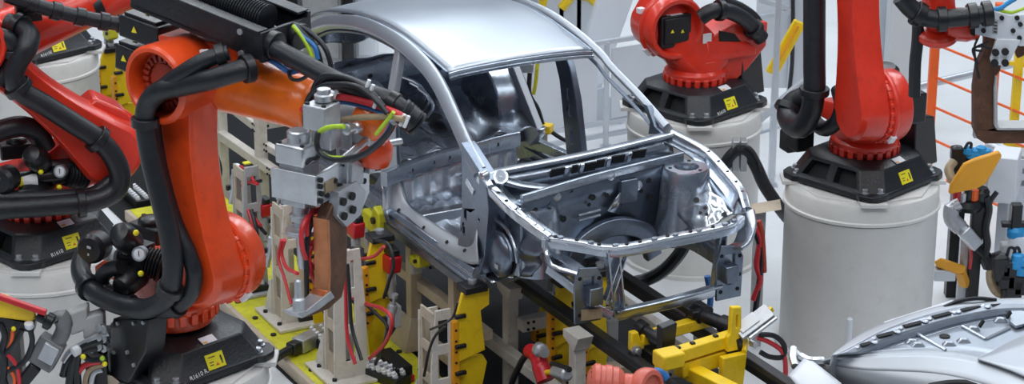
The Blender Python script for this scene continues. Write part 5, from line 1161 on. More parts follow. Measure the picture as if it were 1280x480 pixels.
# ------------------------------------------------------------------ salmon wrist at the bottom edge
Y7 = 12.75
def s7(px, py): return ay(px, py, Y7)
r7 = thing('robot_wrist', 'salmon red ribbed robot wrist peeking in at the bottom edge', 'robot wrist', s7(770, 480))
MB().lathe([(.06, -.02), (.10, .0), (.118, .02), (.118, .05), (.112, .055), (.112, .08), (.118, .085), (.118, .12), (.11, .125), (.11, .16), (.09, .19), (.075, .20)], s7(738, 478), s7(800, 484) - s7(738, 478), 32).build('drum', 'salmon', r7, world=True, bevel=.003)
MB().lathe([(.07, 0), (.085, .03), (.08, .09), (.06, .12)], s7(776, 484), s7(810, 484) - s7(776, 484), 26).build('neck', 'salmon', r7, world=True)
MB().lathe([(.05, -.05), (.12, -.045), (.13, -.02), (.13, .02), (.12, .045), (.09, .05), (.085, .03), (.03, .03)], s7(808, 486), V(.75, -.62, .15), 32, False).build('flange_ring', 'salmon', r7, world=True, bevel=.003)
for k in range(9):
    a = PI * (k / 8); q = s7(738 + 5, 478) + V(.0, -.085 * math.sin(a) , .085 * math.cos(a)); MB().cyl(q, q - V(.022, 0, 0), .012, n=8).build('bolt', 'ink', r7, world=True)
MB().tube([s7(780, 490), s7(785, 530), s7(790, 600), s7(800, 720)], [.1, .11, .13, .14], 16).build('forearm', 'salmon', r7, world=True)
MB().tube([s7(812, 478) + V(0, .1, 0), s7(824, 474) + V(0, .1, 0), s7(834, 482) + V(0, .1, 0)], .03, 10).build('hose', 'blue_cable', r7, world=True)
# ------------------------------------------------------------------ hall shell
for nm, lo, hi in (('wall_back', (-14, 44, 0), (14, 44.2, 13)), ('wall_left', (-14.2, 4, 0), (-14, 44, 13)), ('wall_right', (14, 4, 0), (14.2, 44, 13))):
    struct(MB().box2(lo, hi).build(nm, 'hall_wall'))
# ------------------------------------------------------------------ fences, columns and beams behind
def wpt(px, py, z=0): return az(px, py, z)
def fence_post(t, p, h, w=.05, m='fence_grey', nm='post'):
    o = MB().box2((p[0] - w / 2, p[1] - w / 2, p[2]), (p[0] + w / 2, p[1] + w / 2, p[2] + h)).build(nm, m, t, world=True, bevel=.004)
    MB().box2((p[0] - w, p[1] - w, p[2]), (p[0] + w, p[1] + w, p[2] + .015)).build('foot', m, o, world=True); return o
o = wpt(757, 184); fa = thing('safety_fence', 'low aluminium safety fence with pale panels behind the windscreen opening', 'fence', o)
for k in (-2.4, -1.2, 0, 1.15): fence_post(fa, o + LY * k, 1.0)
for z in (.12, .24, 1.0): MB().bar(o + LY * -2.6 + UZ * z, o + LY * 1.3 + UZ * z, .04, .04).build('rail', 'fence_grey', fa, world=True)
for k in (-2.4, -1.2, 0): MB().bar(o + LY * (k + .05) + UZ * .6, o + LY * (k + 1.1) + UZ * .6, .012, .66).build('panel', 'panel', fa, world=True)
# light inclined steel beam and column
t = thing('inclined_beam', 'thick white inclined steel beam behind the roof corner', 'beam', wpt(715, 160))
pa_, pb_ = ay(722, 128, 20.9), ay(782, -40, 20.9); pc_ = ay(708, 168, 20.9)
MB().bar(pa_ + (pa_ - pb_) * .12, pb_ + (pb_ - pa_) * .3, .30, .26, (0, 1, 0)).build('beam', 'white_box', t, world=True, bevel=.01)
MB().bar(V(pa_.x - .02, 20.9, 0), V(pa_.x - .02, 20.9, pa_.z + .1), .42, .2, (0, 1, 0)).build('stand', 'white_box', t, world=True, bevel=.01)
MB().prism([(-.2, 0), (.25, 0), (.3, .05), (.08, .35), (-.1, .3)], V(pa_.x + .15, 20.7, 0), (1, 0, 0), (0, 0, 1), (0, .03, 0)).build('gusset', 'panel', t, world=True)
for a, b, lb, m_, Y, w in ((1108, 1146, 'broad pale steel column behind the upright red robot', 'pillar', 20.2, None), (1080, 1092, 'slim blue grey column left of the broad pale column', 'fence_grey', 21, None), (1094, 1106, 'blue grey column touching the broad pale column', 'fence_grey', 20.6, None)):
    x0, x1 = ay(a, 60, Y).x, ay(b, 60, Y).x
    t = thing('steel_column', lb, 'column', ((x0 + x1) / 2, Y, 0)); MB().box2((x0, Y - .12, .02), (x1, Y + .12, 6)).build('shaft', m_, t, world=True, bevel=.01)
    MB().box2((x0 - .05, Y - .17, 0), (x1 + .05, Y + .17, .02)).build('foot_plate', m_, t, world=True)
# tall white machine panel behind the gap between the rear robots
fb = thing('safety_fence', 'tall aluminium fence frame with slanted braces between the two right robots', 'fence', wpt(966, 176))
def fbar(a, b, Y0, Y1, w=.045, m='fence_grey', nm='rail'): MB().bar(ay(*a, Y0), ay(*b, Y1), w, w).build(nm, m, fb, world=True, bevel=.003)
fence_post(fb, wpt(964, 232), 2.1); fence_post(fb, wpt(985, 150), 2.4); fence_post(fb, wpt(1008, 150), 2.6); fence_post(fb, wpt(966, 96), 1.9)
fbar((948, 150), (1010, 98), 18.6, 18.6, .06); fbar((946, 22), (990, 14), 20.5, 20.5); fbar((950, 0), (986, 10), 20.5, 20.5); fbar((930, 172), (1000, 150), 19.4, 19.4, .03)
p0 = wpt(985, 150)
MB().box2((p0.x - .33, p0.y + .05, .3), (p0.x + .30, p0.y + .07, 2.3)).build('panel', 'panel', fb, world=True)
MB().tube([ay(991, -20, 20.2), ay(991, 30, 20.2), ay(990, 80, 20.2), ay(986, 120, 20.2)], .02, 8).build('cable', 'rubber', fb, world=True)
t = thing('guard_bar', 'slanted yellow guard bar beside the black robot connector box, behind the right robots', 'guard bar', ay(981, 60, 19.2))
MB().bar(ay(964, 92, 19.2), ay(1000, 27, 19.2), .11, .05, (0, 1, 0)).build('bar', 'yellow', t, world=True, bevel=.012)
MB().bar(ay(966, 88, 19.14), ay(998, 32, 19.14), .02, .03, (0, 1, 0)).build('groove', 'amber', t, world=True)
MB().box2((ay(970, 80, 19.25).x - .03, 19.22, 0), (ay(970, 80, 19.25).x + .03, 19.28, ay(970, 82, 19.25).z)).build('stand', 'fence_grey', t, world=True)
for pts, lb, Y in ((((702, 10), (716, -8)), 'short yellow pipe above the far roof edge, left of the white beam', 21.4), (((724, -6), (746, 4)), 'yellow pipe at the top edge beside the white inclined beam', 21.4), (((729, 42), (738, 16)), 'thin yellow bar crossing behind the white inclined beam foot', 21.6), (((676, 9), (678, -10)), 'yellow curved bracket at the top edge above the roof', 21.0)):
    a, b = ay(*pts[0], Y), ay(*pts[1], Y); q = thing('yellow_pipe', lb, 'pipe', a); MB().tube([a, a.lerp(b, .5) + V(.02, 0, .02), b, b + (b - a) * .6], .045, 10).build('pipe', 'yellow', q, world=True)
    MB().box2((a.x - .02, Y, 0), (a.x + .02, Y + .04, a.z)).build('stand', 'fence_grey', q, world=True)
x0 = ay(683, 20, 20.6); t = thing('machine_cabinet', 'pale machine cabinet above the far roof edge', 'cabinet', (x0.x + .18, 20.8, 0)); MB().box2((x0.x - .06, 21.4, 0), (x0.x + .52, 21.9, 2.35)).build('body', 'panel', t, world=True, bevel=.01); MB().box2((x0.x - .2, 20.6, 0), (x0.x - .07, 20.9, 2.6)).build('side_post', 'fence_grey', t, world=True, bevel=.01)
# tool seen through the car: orange box with cable
a = CAR.w(*cy(680, 160, 1.3)); t = thing('sensor_head', 'yellow sensor head with dark cable, seen through the far door opening', 'sensor', a)
MB().box((0, 0, 0), (.14, .10, .07), Matrix.Rotation(-.4, 3, 'Z')).build('head', 'yellow', t, bevel=.01)
MB().tube([ay(678, 155, a.y), ay(672, 136, a.y), ay(662, 118, a.y), ay(662, 96, a.y), ay(664, 76, a.y)], .02, 8).build('cable', 'rubber', t, world=True)
MB().tube([ay(688, 164, a.y), ay(700, 172, a.y), ay(712, 178, a.y)], .018, 8).build('cable', 'rubber', t, world=True)
MB().tube([ay(672, 78, a.y + .1), ay(670, 100, a.y + .1), ay(667, 118, a.y + .1)], .016, 8).build('yellow_tube', 'lemon', t, world=True)
MB().box(ay(655, 84, a.y), (.16, .08, .08)).build('bracket', 'steel', t, world=True, bevel=.01)
MB().box2((a.x - .03, a.y + .02, 0), (a.x + .03, a.y + .06, a.z)).build('stand', 'pillar', t, world=True)
# cabinets behind the car roof, left
for px0, px1, pyt, Y, m_, lb in ((352, 374, -20, 21.5, 'plastic', 'black cabinet edge behind the cable tray end'), (374, 428, -30, 22.5, 'grey_paint', 'grey cabinet behind the rear of the car roof'), (428, 443, -30, 22.3, 'plastic', 'narrow black cabinet behind the car roof, next to grey cabinet'), (443, 470, -30, 22.6, 'panel', 'pale blue cabinet behind the middle of the car roof edge')):
    a, b = ay(px0, 20, Y), ay(px1, 20, Y); t = thing('control_cabinet', lb, 'cabinet', ((a.x + b.x) / 2, Y + .2, 0))
    MB().box2((a.x, Y, 0), (b.x - .01, Y + .5, ay(px0, pyt, Y).z)).build('body', m_, t, world=True, bevel=.01)
    MB().box2((a.x + .03, Y - .015, .1), (b.x - .04, Y, ay(px0, pyt, Y).z - .1)).build('door', m_, t, world=True, bevel=.006)
# orange barrier and yellow posts at the right
o = wpt(1157, 236); of = thing('barrier_fence', 'orange barrier post with thin red rails on the bright floor at right', 'fence', o)
hz = ay(1159, 44, o.y).z
fence_post(of, o, hz, .075, 'orange_fence')
o2 = o + LX * 2.6; 
for py in (55, 95, 132, 172, 214):
    z = ay(1159, py, o.y).z
    MB().bar(o + UZ * z, o2 + UZ * z, .017, .017).build('rail', 'orange_fence', of, world=True)
fence_post(of, o2, hz, .075, 'orange_fence')
o3 = wpt(1216, 175); fence_post(of, V(o3.x, o.y + .6, 0), 1.5, .07, 'orange_fence')
o = wpt(1140, 250); t = thing('handrail', 'grey tubular handrail crossing behind the orange barrier', 'handrail', wpt(1180, 160))
a, b = ay(1128, 113, 19.6), ay(1300, 72, 20.4); MB().cyl(a, b, .035, n=12).build('rail', 'fence_grey', t, world=True)
for p in (a, b): MB().cyl(V(p.x, p.y, 0), p, .03, n=12).build('post', 'fence_grey', t, world=True)
t = thing('yellow_post', 'yellow barrier post inside the brown gun frame window', 'post', wpt(1266, 250)); p = ay(1270, 120, 18.0)
MB().box2((p.x - .035, 17.97, 0), (p.x + .035, 18.03, ay(1270, 62, 18).z)).build('post', 'yellow', t, world=True, bevel=.004)
MB().bar(ay(1256, 78, 18), ay(1300, 84, 18), .03, .03).build('rail', 'yellow', t, world=True); MB().bar(ay(1255, 176, 18), ay(1300, 194, 18), .05, .05).build('rail', 'yellow', t, world=True)
t = thing('yellow_bollard', 'yellow bollard between the right column and the hanging hose', 'bollard', wpt(1136, 160)); p = wpt(1136, 150)
MB().lathe([(.09, 0), (.09, .35), (.07, .40), (.02, .42)], p, UZ, 16).build('body', 'yellow', t, world=True)
# ------------------------------------------------------------------ pneumatic station at the right
YS = 16.2
def s(px, py, dy=0): return ay(px, py, YS + dy)
base = wpt(1212, 372)
st_ = thing('pneumatic_stand', 'pneumatic gripper stand with black post and grey swan-neck arm, right of the pedestal', 'stand', (s(1222, 300).x, YS, 0))
q = s(1223, 250); MB().box2((q.x - .045, YS - .04, 0), (q.x + .045, YS + .04, q.z + .08)).build('post', 'plastic', st_, world=True, bevel=.008)
q = s(1206, 330); MB().box2((q.x - .04, YS + .0, 0), (q.x + .05, YS + .06, s(1206, 300).z)).build('support_bar', 'dull_steel', st_, world=True, bevel=.004)
MB().tube([s(1200, 254, -.1), s(1190, 260, -.1), s(1190, 274, -.12), s(1202, 286, -.14), s(1212, 296, -.16), s(1221, 308, -.18)], [.045, .06, .062, .055, .05, .045], 14).build('swan_neck', 'dull_steel', st_, world=True)
MB().bar(s(1204, 288, -.22), s(1222, 308, -.22), .10, .07, (0, -1, .4)).build('cylinder', 'steel', st_, world=True, bevel=.01)
MB().lathe([(.05, -.03), (.10, -.02), (.12, .02), (.10, .06), (.05, .08)], s(1210, 258), UZ, 18).build('turret', 'plastic', st_, world=True)
for px, py, m_ in ((1196, 246, 'red_plastic'), (1203, 247, 'dull_steel'), (1210, 244, 'plastic'), (1217, 244, 'orange_fence')): MB().lathe([(.03, 0), (.035, .01), (.035, .08), (.02, .09)], s(px, py + 6, -.05), UZ, 10).build('fitting', m_, st_, world=True)
MB().lathe([(.06, 0), (.07, .01), (.07, .07), (.05, .1)], s(1225, 250), UZ, 16).build('post_cap', 'plastic', st_, world=True)
for pts in ([(1233, 246), (1236, 262), (1232, 285), (1234, 305), (1230, 322)], [(1246, 240), (1238, 252), (1234, 268)], [(1220, 310), (1232, 322), (1238, 335), (1246, 352)]): MB().tube([s(*q, -.05) for q in pts], .03 if len(pts) > 3 else .02, 8).build('hose', 'rubber', st_, world=True)
MB().tube([s(1196, 290, -.1), s(1208, 300, -.12), s(1214, 316, -.12), s(1212, 336, -.1)], .012, 6).build('cable', 'red_cable', st_, world=True)
MB().bar(s(1224, 306), s(1238, 336, .1), .10, .06).build('strut', 'plastic', st_, world=True, bevel=.008)
MB().bar(s(1240, 322), s(1258, 316), .05, .05).build('arm', 'plastic', st_, world=True); MB().box(s(1258, 316), (.09, .1, .16)).build('mount', 'grey_paint', st_, world=True, bevel=.01)
sh = thing('shield_plate', 'orange yellow shield plate tilted on top of the pneumatic stand', 'shield', s(1216, 240, -.1))
MB().prism([((ay(px, py, YS - .12).x), (ay(px, py, YS - .12).z)) for px, py in ((1186, 243), (1188, 232), (1205, 206), (1220, 199), (1249, 190), (1253, 195), (1243, 213), (1233, 230), (1222, 236))], (0, YS - .12, 0), (1, 0, 0), (0, 0, 1), (.0, .05, .0)).build('plate', 'amber_shield', sh, world=True, bevel=.012)
MB().bar(s(1210, 236, -.06), s(1208, 254, -.02), .05, .04).build('bracket', 'plastic', sh, world=True)
yt = thing('yellow_tray', 'small yellow tray on a bracket beside the tall pedestal', 'tray', s(1190, 345, -.1))
MB().hull([s(px, py, dy) for px, py in ((1168, 327), (1176, 322), (1208, 333), (1206, 341), (1196, 343), (1170, 333)) for dy in (-.16, -.04)]).build('tray', 'amber_shield', yt, world=True, bevel=.012)
MB().bar(s(1200, 338, -.1), s(1206, 356, -.02), .07, .06).build('bracket', 'amber_shield', yt, world=True, bevel=.006); MB().box(s(1180, 342, -.1), (.16, .1, .09)).build('clear_block', 'panel', yt, world=True, bevel=.008)
# valve island with blue couplings
v = thing('valve_island', 'black valve island with light blue couplings behind the yellow shield', 'valves', s(1200, 200, .3))
for k, (px, py) in enumerate(((1196, 190), (1203, 194), (1212, 200), (1199, 204), (1206, 207))): MB().hull([s(px, py, .25) + V(a, b, e) for a in (-.045, .045) for b in (-.04, .04) for e in (-.06, .04)] + [s(px, py, .25) + V(0, 0, .06)]).build('valve', 'plastic', v, world=True, bevel=.01)
for px, py in ((1210, 189), (1218, 191), (1226, 188), (1232, 191), (1222, 195), (1214, 194)): MB().lathe([(.03, 0), (.04, .01), (.04, .05), (.025, .06)], s(px, py + 4, .22), UZ, 12).build('coupling', 'blue', v, world=True)
MB().tube([s(1192, 202, .2), s(1186, 212, .15), s(1190, 224, .1), s(1194, 230, .1)], .035, 10).build('hose', 'tan_cable', v, world=True); MB().tube([s(1206, 186, .2), s(1210, 179, .2), s(1214, 180, .2), s(1213, 187, .2)], .012, 8).build('cable', 'rubber', v, world=True)
MB().box2((s(1200, 210, .3).x - .05, YS + .25, 0), (s(1200, 210, .3).x + .05, YS + .35, s(1200, 206, .3).z)).build('stand', 'plastic', v, world=True)
cb = thing('white_cabinet', 'small white cabinet right of the orange yellow shield', 'cabinet', (s(1256, 220, .5).x, YS + .5, 0))
a, b = s(1247, 243, .5), s(1266, 198, .5); 
MB(Matrix.Translation(V((a.x + b.x) / 2, YS + .5, 0)) @ Rz(-18)).box2((-.12, 0, .9 * a.z), (.085, .3, b.z)).build('body', 'white_box', cb, world=True, bevel=.008)
MB(Matrix.Translation(V((a.x + b.x) / 2, YS + .5, 0)) @ Rz(-18)).box2((-.05, .1, 0), (.03, .18, .9 * a.z)).build('leg', 'fence_grey', cb, world=True)
cb2 = thing('perforated_box', 'grey perforated guard box at the right edge behind white cabinet', 'guard box', (s(1285, 230, .9).x, YS + 1, 0))
a, b = s(1266, 242, .9), s(1310, 200, .9)
HH = [[(a.x + .06 + .12 * i, a.z + .06 + .1 * j), (a.x + .12 + .12 * i, a.z + .06 + .1 * j), (a.x + .12 + .12 * i, a.z + .11 + .1 * j), (a.x + .06 + .12 * i, a.z + .11 + .1 * j)] for i in range(2) for j in range(2)]
MB().prism([(a.x, 0), (b.x, 0), (b.x, b.z), (a.x, b.z)], (0, YS + .9, 0), (1, 0, 0), (0, 0, 1), (0, .02, 0), HH).build('front', 'fence_grey', cb2, world=True)
MB().box2((a.x, YS + 1.0, 0), (b.x, YS + 1.2, b.z)).build('body', 'grey_paint', cb2, world=True, bevel=.01)
t = thing('handrail', 'grey rail sloping down behind the white cabinet at the right edge', 'handrail', wpt(1270, 260)); a, b = ay(1236, 181, 17.6), ay(1310, 216, 17.2); MB().cyl(a, b, .035, n=12).build('rail', 'fence_grey', t, world=True)
for p in (a, b): MB().cyl(V(p.x, p.y, 0), p, .03, n=12).build('post', 'fence_grey', t, world=True)
fr = thing('filter_unit', 'white filter bottle with blue ring and black head at the right edge', 'filter', (s(1271, 330).x, YS, 0))
q = s(1271, 330); MB().lathe([(.07, 0), (.085, .02), (.085, .24), (.075, .26)], V(q.x, YS, q.z - .02), UZ, 20).build('bottle', 'white_box', fr, world=True)
q2 = s(1270, 292); MB().lathe([(.06, -.03), (.07, -.02), (.07, .03), (.05, .06)], q2, UZ, 18).build('blue_ring', 'blue', fr, world=True); MB().box(s(1270, 270), (.08, .08, .2)).build('head', 'plastic', fr, world=True, bevel=.01); MB().box(s(1268, 280), (.2, .07, .04)).build('handle', 'plastic', fr, world=True, bevel=.01)
MB().box2((q.x - .04, YS - .02, 0), (q.x + .04, YS + .06, q.z - .01)).build('stand', 'grey_paint', fr, world=True)
va = thing('valve_island', 'black valve cluster with bright blue fittings low at the right edge', 'valves', (s(1268, 345, -.3).x, YS - .3, 0))
for px, py in ((1252, 338), (1262, 334), (1258, 348), (1268, 350), (1250, 328), (1276, 356), (1266, 362)): MB().hull([s(px, py, -.3) + V(a, b, e) for a in (-.06, .06) for b in (-.05, .05) for e in (-.07, .05)] + [s(px, py, -.3) + V(.02, 0, .08)]).build('valve', 'plastic', va, world=True, bevel=.012)
for px, py in ((1270, 332), (1277, 328), (1275, 340), (1272, 324)): MB().lathe([(.03, 0), (.045, .01), (.045, .06), (.03, .07)], s(px, py + 4, -.32), UZ, 12).build('fitting', 'blue', va, world=True)
MB().tube([s(1238, 340, -.2), s(1239, 352, -.25), s(1245, 364, -.25), s(1254, 368, -.25)], .035, 10).build('hose', 'tan_cable', va, world=True)
for k in range(2): MB().tube([s(1258 + k * 8, 322, -.3), s(1262 + k * 8, 310, -.3), s(1268 + k * 6, 312, -.3), s(1270 + k * 6, 326, -.3)], .012, 8).build('cable', 'rubber', va, world=True)
MB().box2((s(1262, 345, -.3).x - .05, YS - .34, 0), (s(1262, 345, -.3).x + .05, YS - .26, s(1262, 360, -.3).z)).build('stand', 'plastic', va, world=True)
# pedestal hose with bracket
t = thing('pedestal_hose', 'black corrugated hose looped over a bracket on the rear pedestal', 'hose', ay(930, 200, 16.72))
def hp_(px, py, dy=0): return ay(px, py, 16.72 + dy)
MB().tube([hp_(901, 218), hp_(910, 200), hp_(922, 188), hp_(934, 190), hp_(945, 208), hp_(956, 232), hp_(972, 256), hp_(984, 272, .1)], .05, 12).build('hose', 'rubber', t, world=True)
MB().tube([hp_(915, 190, -.05), hp_(924, 182, -.05), hp_(936, 186, -.05), hp_(946, 200, -.05), hp_(950, 215, -.05)], .012, 8).build('cable', 'rubber', t, world=True)
for px in (919, 929): MB().box(hp_(px, 193, .02), (.05, .12, .24)).build('bracket', 'dull_steel', t, world=True, bevel=.005)
# timber-coloured shelf plate and pipe hanging behind the car nose
t = thing('shelf_plate', 'beige shelf plate between the car nose and the tall pedestal', 'shelf', ay(950, 262, 15.6))
MB().hull([az(px, py, 1.05 + e) for px, py in ((928, 257), (975, 249), (977, 262), (928, 270)) for e in (0, .03)]).build('plate', 'beige', t, world=True)
q = az(950, 262, 1.05); MB().box2((q.x - .04, q.y - .04, 0), (q.x + .04, q.y + .04, 1.05)).build('leg', 'grey_paint', t, world=True)
t = thing('cable_bundle', 'red and dark cables hanging behind the car nose at right', 'cables', ay(945, 380, 15.0))
for pts, m_, r in (([(944, 285), (950, 300), (946, 330), (950, 350), (942, 375)], 'red_cable', .022), ([(940, 280), (946, 295), (952, 320), (948, 360), (944, 390)], 'rubber', .02), ([(948, 276), (952, 290), (954, 315), (955, 340)], 'dark_red', .02), ([(884, 345), (888, 370), (886, 395), (884, 420)], 'blue_cable', .022), ([(948, 418), (968, 420), (980, 432), (978, 446), (962, 446), (950, 440)], 'rubber', .02), ([(946, 422), (962, 428), (978, 440), (982, 460), (980, 490)], 'red_cable', .018)): MB().tube([ay(px, py, 15.0) for px, py in pts], r, 8).build('cable', m_, t, world=True)
t = thing('floor_hose', 'black hose arching on the pale floor behind the car nose', 'hose', ay(830, 330, 16))
MB().tube([ay(862, 295, 15.8), ay(850, 316, 15.8), ay(832, 336, 15.9), ay(812, 348, 16), ay(790, 354, 16)], .05, 10).build('hose', 'rubber', t, world=True)
# ------------------------------------------------------------------ second body at the bottom right
def h(px, py, z): return az(px, py, z)
cb_ = thing('car_body', 'silver rear end of the next car body, cut by the bottom right corner', 'car body', h(1180, 470, .95))
def strip_(name, A, B, za, zb, m, solid=.012, n=40, world=True):
    a = catmull([h(x, y, za) for x, y in A], 12); b = catmull([h(x, y, zb) for x, y in B], 12)
    def rs(P): return [P[min(len(P) - 1, int(i / n * (len(P) - 1)))].lerp(P[min(len(P) - 1, int(i / n * (len(P) - 1)) + 1)], (i / n * (len(P) - 1)) % 1) for i in range(n + 1)]
    a, b = rs(a), rs(b)
    return MB().grid([[p.lerp(q, k / 4) for k in range(5)] for p, q in zip(a, b)]).build(name, m, cb_, world=world, solid=solid, ang=60), a, b
EA = [(1040, 444), (1062, 427), (1090, 411), (1130, 396), (1175, 383), (1215, 377), (1250, 374), (1300, 373)]
EB = [(1048, 443), (1072, 431), (1100, 416), (1138, 401), (1180, 389), (1218, 382), (1252, 379), (1300, 378)]
EC = [(1070, 442), (1090, 432), (1114, 422), (1148, 411), (1186, 400), (1222, 392), (1254, 387), (1300, 386)]
ED = [(1090, 440), (1100, 436), (1122, 428), (1154, 418), (1190, 407), (1226, 399), (1258, 394), (1300, 394)]
EE = [(1094, 441), (1106, 438), (1126, 431), (1158, 421), (1194, 410), (1230, 402), (1260, 398), (1300, 399)]
EF = [(1040, 444), (1075, 441), (1115, 439), (1155, 438), (1192, 440), (1226, 446), (1258, 456), (1300, 472)]
strip_('outer_edge', EA, EB, 1.12, 1.125, 'skin', .01)
rim, ra, rb = strip_('rim', EB, EC, 1.125, 1.10, 'primer', .01)
ch, _, _ = strip_('channel', EC, ED, 1.10, 1.05, 'primer', .01)
strip_('channel_lip', ED, EE, 1.05, 1.055, 'roof_steel', .008)
pn, _, _ = strip_('inner_panel', EE, EF, 1.055, 1.06, 'primer', .01)
dn = strip_('rear_apron', EA, [(x - 6, y + 40) for x, y in EA], 1.12, .85, 'skin', .01)
for px, py, w in ((1082, 431, 10), (1107, 419, 16), (1141, 406, 17), (1177, 394.5, 17), (1213, 386, 17), (1244, 381, 8)):
    p = h(px, py, 1.118); q = h(px + 14, py - 3.6, 1.118); d_ = (q - p).normalized()
    o = MB().sweep([p - d_ * w * .0042 + V(0, 0, .006), p + d_ * w * .0042 + V(0, 0, .006)], rr(.003, .019, .9, 4), (0, 0, 1), 0).build('slot', 'pocket', rim, world=True)
    for e in (-1, 1): MB().ball(p + d_ * e * (w * .0042 + .03) + V(0, 0, .002), .024, 14, sq=.4).build('pressed_boss', 'roof_steel', rim, world=True)
for px, py, a_ in ((1147, 431, 0), (1186, 430, 0), (1204, 426, 0), (1216, 411, .4), (1250, 400, .4), (1140, 427, 0)):
    p = h(px, py, 1.07); MB().hull([p + V(a, b, e) for a, b, e in ((-.045, -.025, -.01), (.05, -.025, -.01), (-.045, .025, -.01), (.045, .025, -.01), (-.02, -.013, .018), (.025, -.013, .016), (-.02, .015, .018), (.025, .015, .016))]).build('tab', 'roof_steel', pn, world=True, bevel=.006)
    if a_: MB().box(p + V(.05, -.01, .04), (.015, .03, .05), Matrix.Rotation(.5, 3, 'Y')).build('tab_slot', 'pocket', pn, world=True)
p = h(1181, 420, 1.068); MB().lathe([(.035, 0), (.03, .004), (.001, .004)], p, UZ, 16).build('hole', 'pocket', pn, world=True)
for A, B in (((1146, 417), (1182, 438)), ((1203, 408), (1232, 424)), ((1232, 424), (1262, 410))): MB().tube([h(*A, 1.068), h(*B, 1.068)], .012, 6).build('bead', 'roof_steel', pn, world=True)
MB().prism([(h(px, py, 1.09).x, h(px, py, 1.09).y) for px, py in ((1262, 402), (1264, 383), (1276, 388), (1300, 396), (1300, 420), (1284, 404), (1270, 408))], (0, 0, 1.075), (1, 0, 0), (0, 1, 0), (0, 0, .02)).build('corner_bracket', 'roof_steel', pn, world=True, bevel=.004)
# outer skin below the crest
EG = [(1022, 452), (1070, 462), (1115, 464), (1160, 466), (1200, 472), (1240, 484), (1270, 500), (1310, 525)]
EH = [(1040, 500), (1080, 530), (1120, 545), (1165, 555), (1210, 560), (1250, 575), (1280, 590), (1320, 610)]
strip_('crest', EF, [(x, y + 4) for x, y in EF], 1.06, 1.065, 'skin', .006)
sk, _, _ = strip_('outer_skin', [(x, y + 4) for x, y in EF], EG, 1.065, 1.0, 'skin', .01)
strip_('outer_skin', EG, EH, 1.0, .55, 'skin', .01)
strip_('deck_lid', [(1222, 449), (1240, 440), (1262, 428), (1300, 412)], [(1226, 450), (1258, 461), (1280, 470), (1310, 482)], 1.075, 1.08, 'skin', .012)
strip_('arch_slit', [(1160, 481), (1185, 477), (1210, 477), (1240, 482)], [(1160, 486), (1185, 481.5), (1210, 481.5), (1240, 488)], .985, .975, 'pocket', .03)
m = MB(); patch(m, h(986, 470, .95), h(1008, 446, 1.02), h(1052, 480, .98), h(1020, 510, .9), (0, 0, .02), 8); m.build('side_flange', 'white_box', cb_, world=True, solid=.012)
MB().tube([h(992, 436, 1.02), h(1002, 446, 1.0), h(1014, 452, 1.0), h(1030, 452, 1.0)], [.02, .03, .035, .03], 8).build('seal_channel', 'steel', cb_, world=True)
MB().tube([h(992, 436, 1.02), h(991, 448, 1.0), h(994, 458, .98)], .025, 8).build('seal_end', 'steel', cb_, world=True)
MB().tube([h(1180, 384, 1.12), h(1200, 376, 1.14), h(1222, 373, 1.15), h(1245, 375, 1.13)], .014, 8).build('dark_seal', 'rubber', cb_, world=True)
a = h(1105, 396, .9); t = thing('white_plinth', 'low white plinth behind the silver rim, beside the tall pedestal', 'plinth', (a.x, a.y, 0))
MB().hull([V(q.x, q.y, z) for q in (h(1104, 402, .9), h(1192, 374, .9), h(1196, 384, .9), h(1112, 412, .9)) for z in (0, .9)]).build('block', 'white_box', t, world=True, bevel=.01)
q = ay(1060, 415, 15.0); t = thing('stub_pole', 'short pale pole in front of the tall right pedestal', 'pole', (q.x, 14.95, 0)); MB().lathe([(.022, 0), (.022, q.z + .12), (.012, q.z + .13)], (q.x, 14.95, 0), UZ, 12).build('pole', 'white_box', t, world=True)
# ------------------------------------------------------------------ lower left: connector plate, fittings, gripper
BF = Frame((RC[1].x, RC[1].y, PEDH + .027), PBY)
def bf(px, py, y): return BF.at(px, py, 1, y)
P = [bf(*q, -.47) for q in ((141, 398), (185, 400), (182, 440), (160, 479), (129, 474), (136, 430))]
jb = MB(Rz(PBY)).prism([(q.x, max(.005, q.z)) for q in P], (0, -.47, 0), (1, 0, 0), (0, 0, 1), (0, .14, 0)).build('connector_box', 'plastic', R1, bevel=.008)
for px, py in ((148, 404), (168, 404), (180, 403), (143, 440), (160, 440), (134, 466), (168, 456)): q = bf(px, py, -.47); MB(Rz(PBY)).cyl(q, q + V(0, -.012, 0), .012, n=8).build('box_screw', 'dull_steel', jb)
Yj = R1.location.y - .35
t = thing('plug_rack', 'grey plug connectors and cables on a panel left of the nearest robot base', 'connectors', ay(115, 440, Yj))
def j(px, py, dy=0): return ay(px, py, Yj + dy)
for px, py, s_ in ((100, 398, (.10, .1, .14)), (118, 404, (.12, .1, .13))): MB().hull([j(px, py) + V(a * s_[0] / 2, b * s_[1] / 2, e * s_[2] / 2 + a * .02) for a in (-1, 1) for b in (-1, 1) for e in (-1, 1)]).build('plug_housing', 'grey_paint', t, world=True, bevel=.012)
for i in range(3):
    for k in range(2): MB().lathe([(.018, 0), (.018, .04), (.023, .04), (.023, .055), (.01, .058)], j(130 + k * 6, 408 + i * 12 + k * 2, -.05), V(-.4, -.8, .2), 12).build('socket', 'dull_steel', t, world=True)
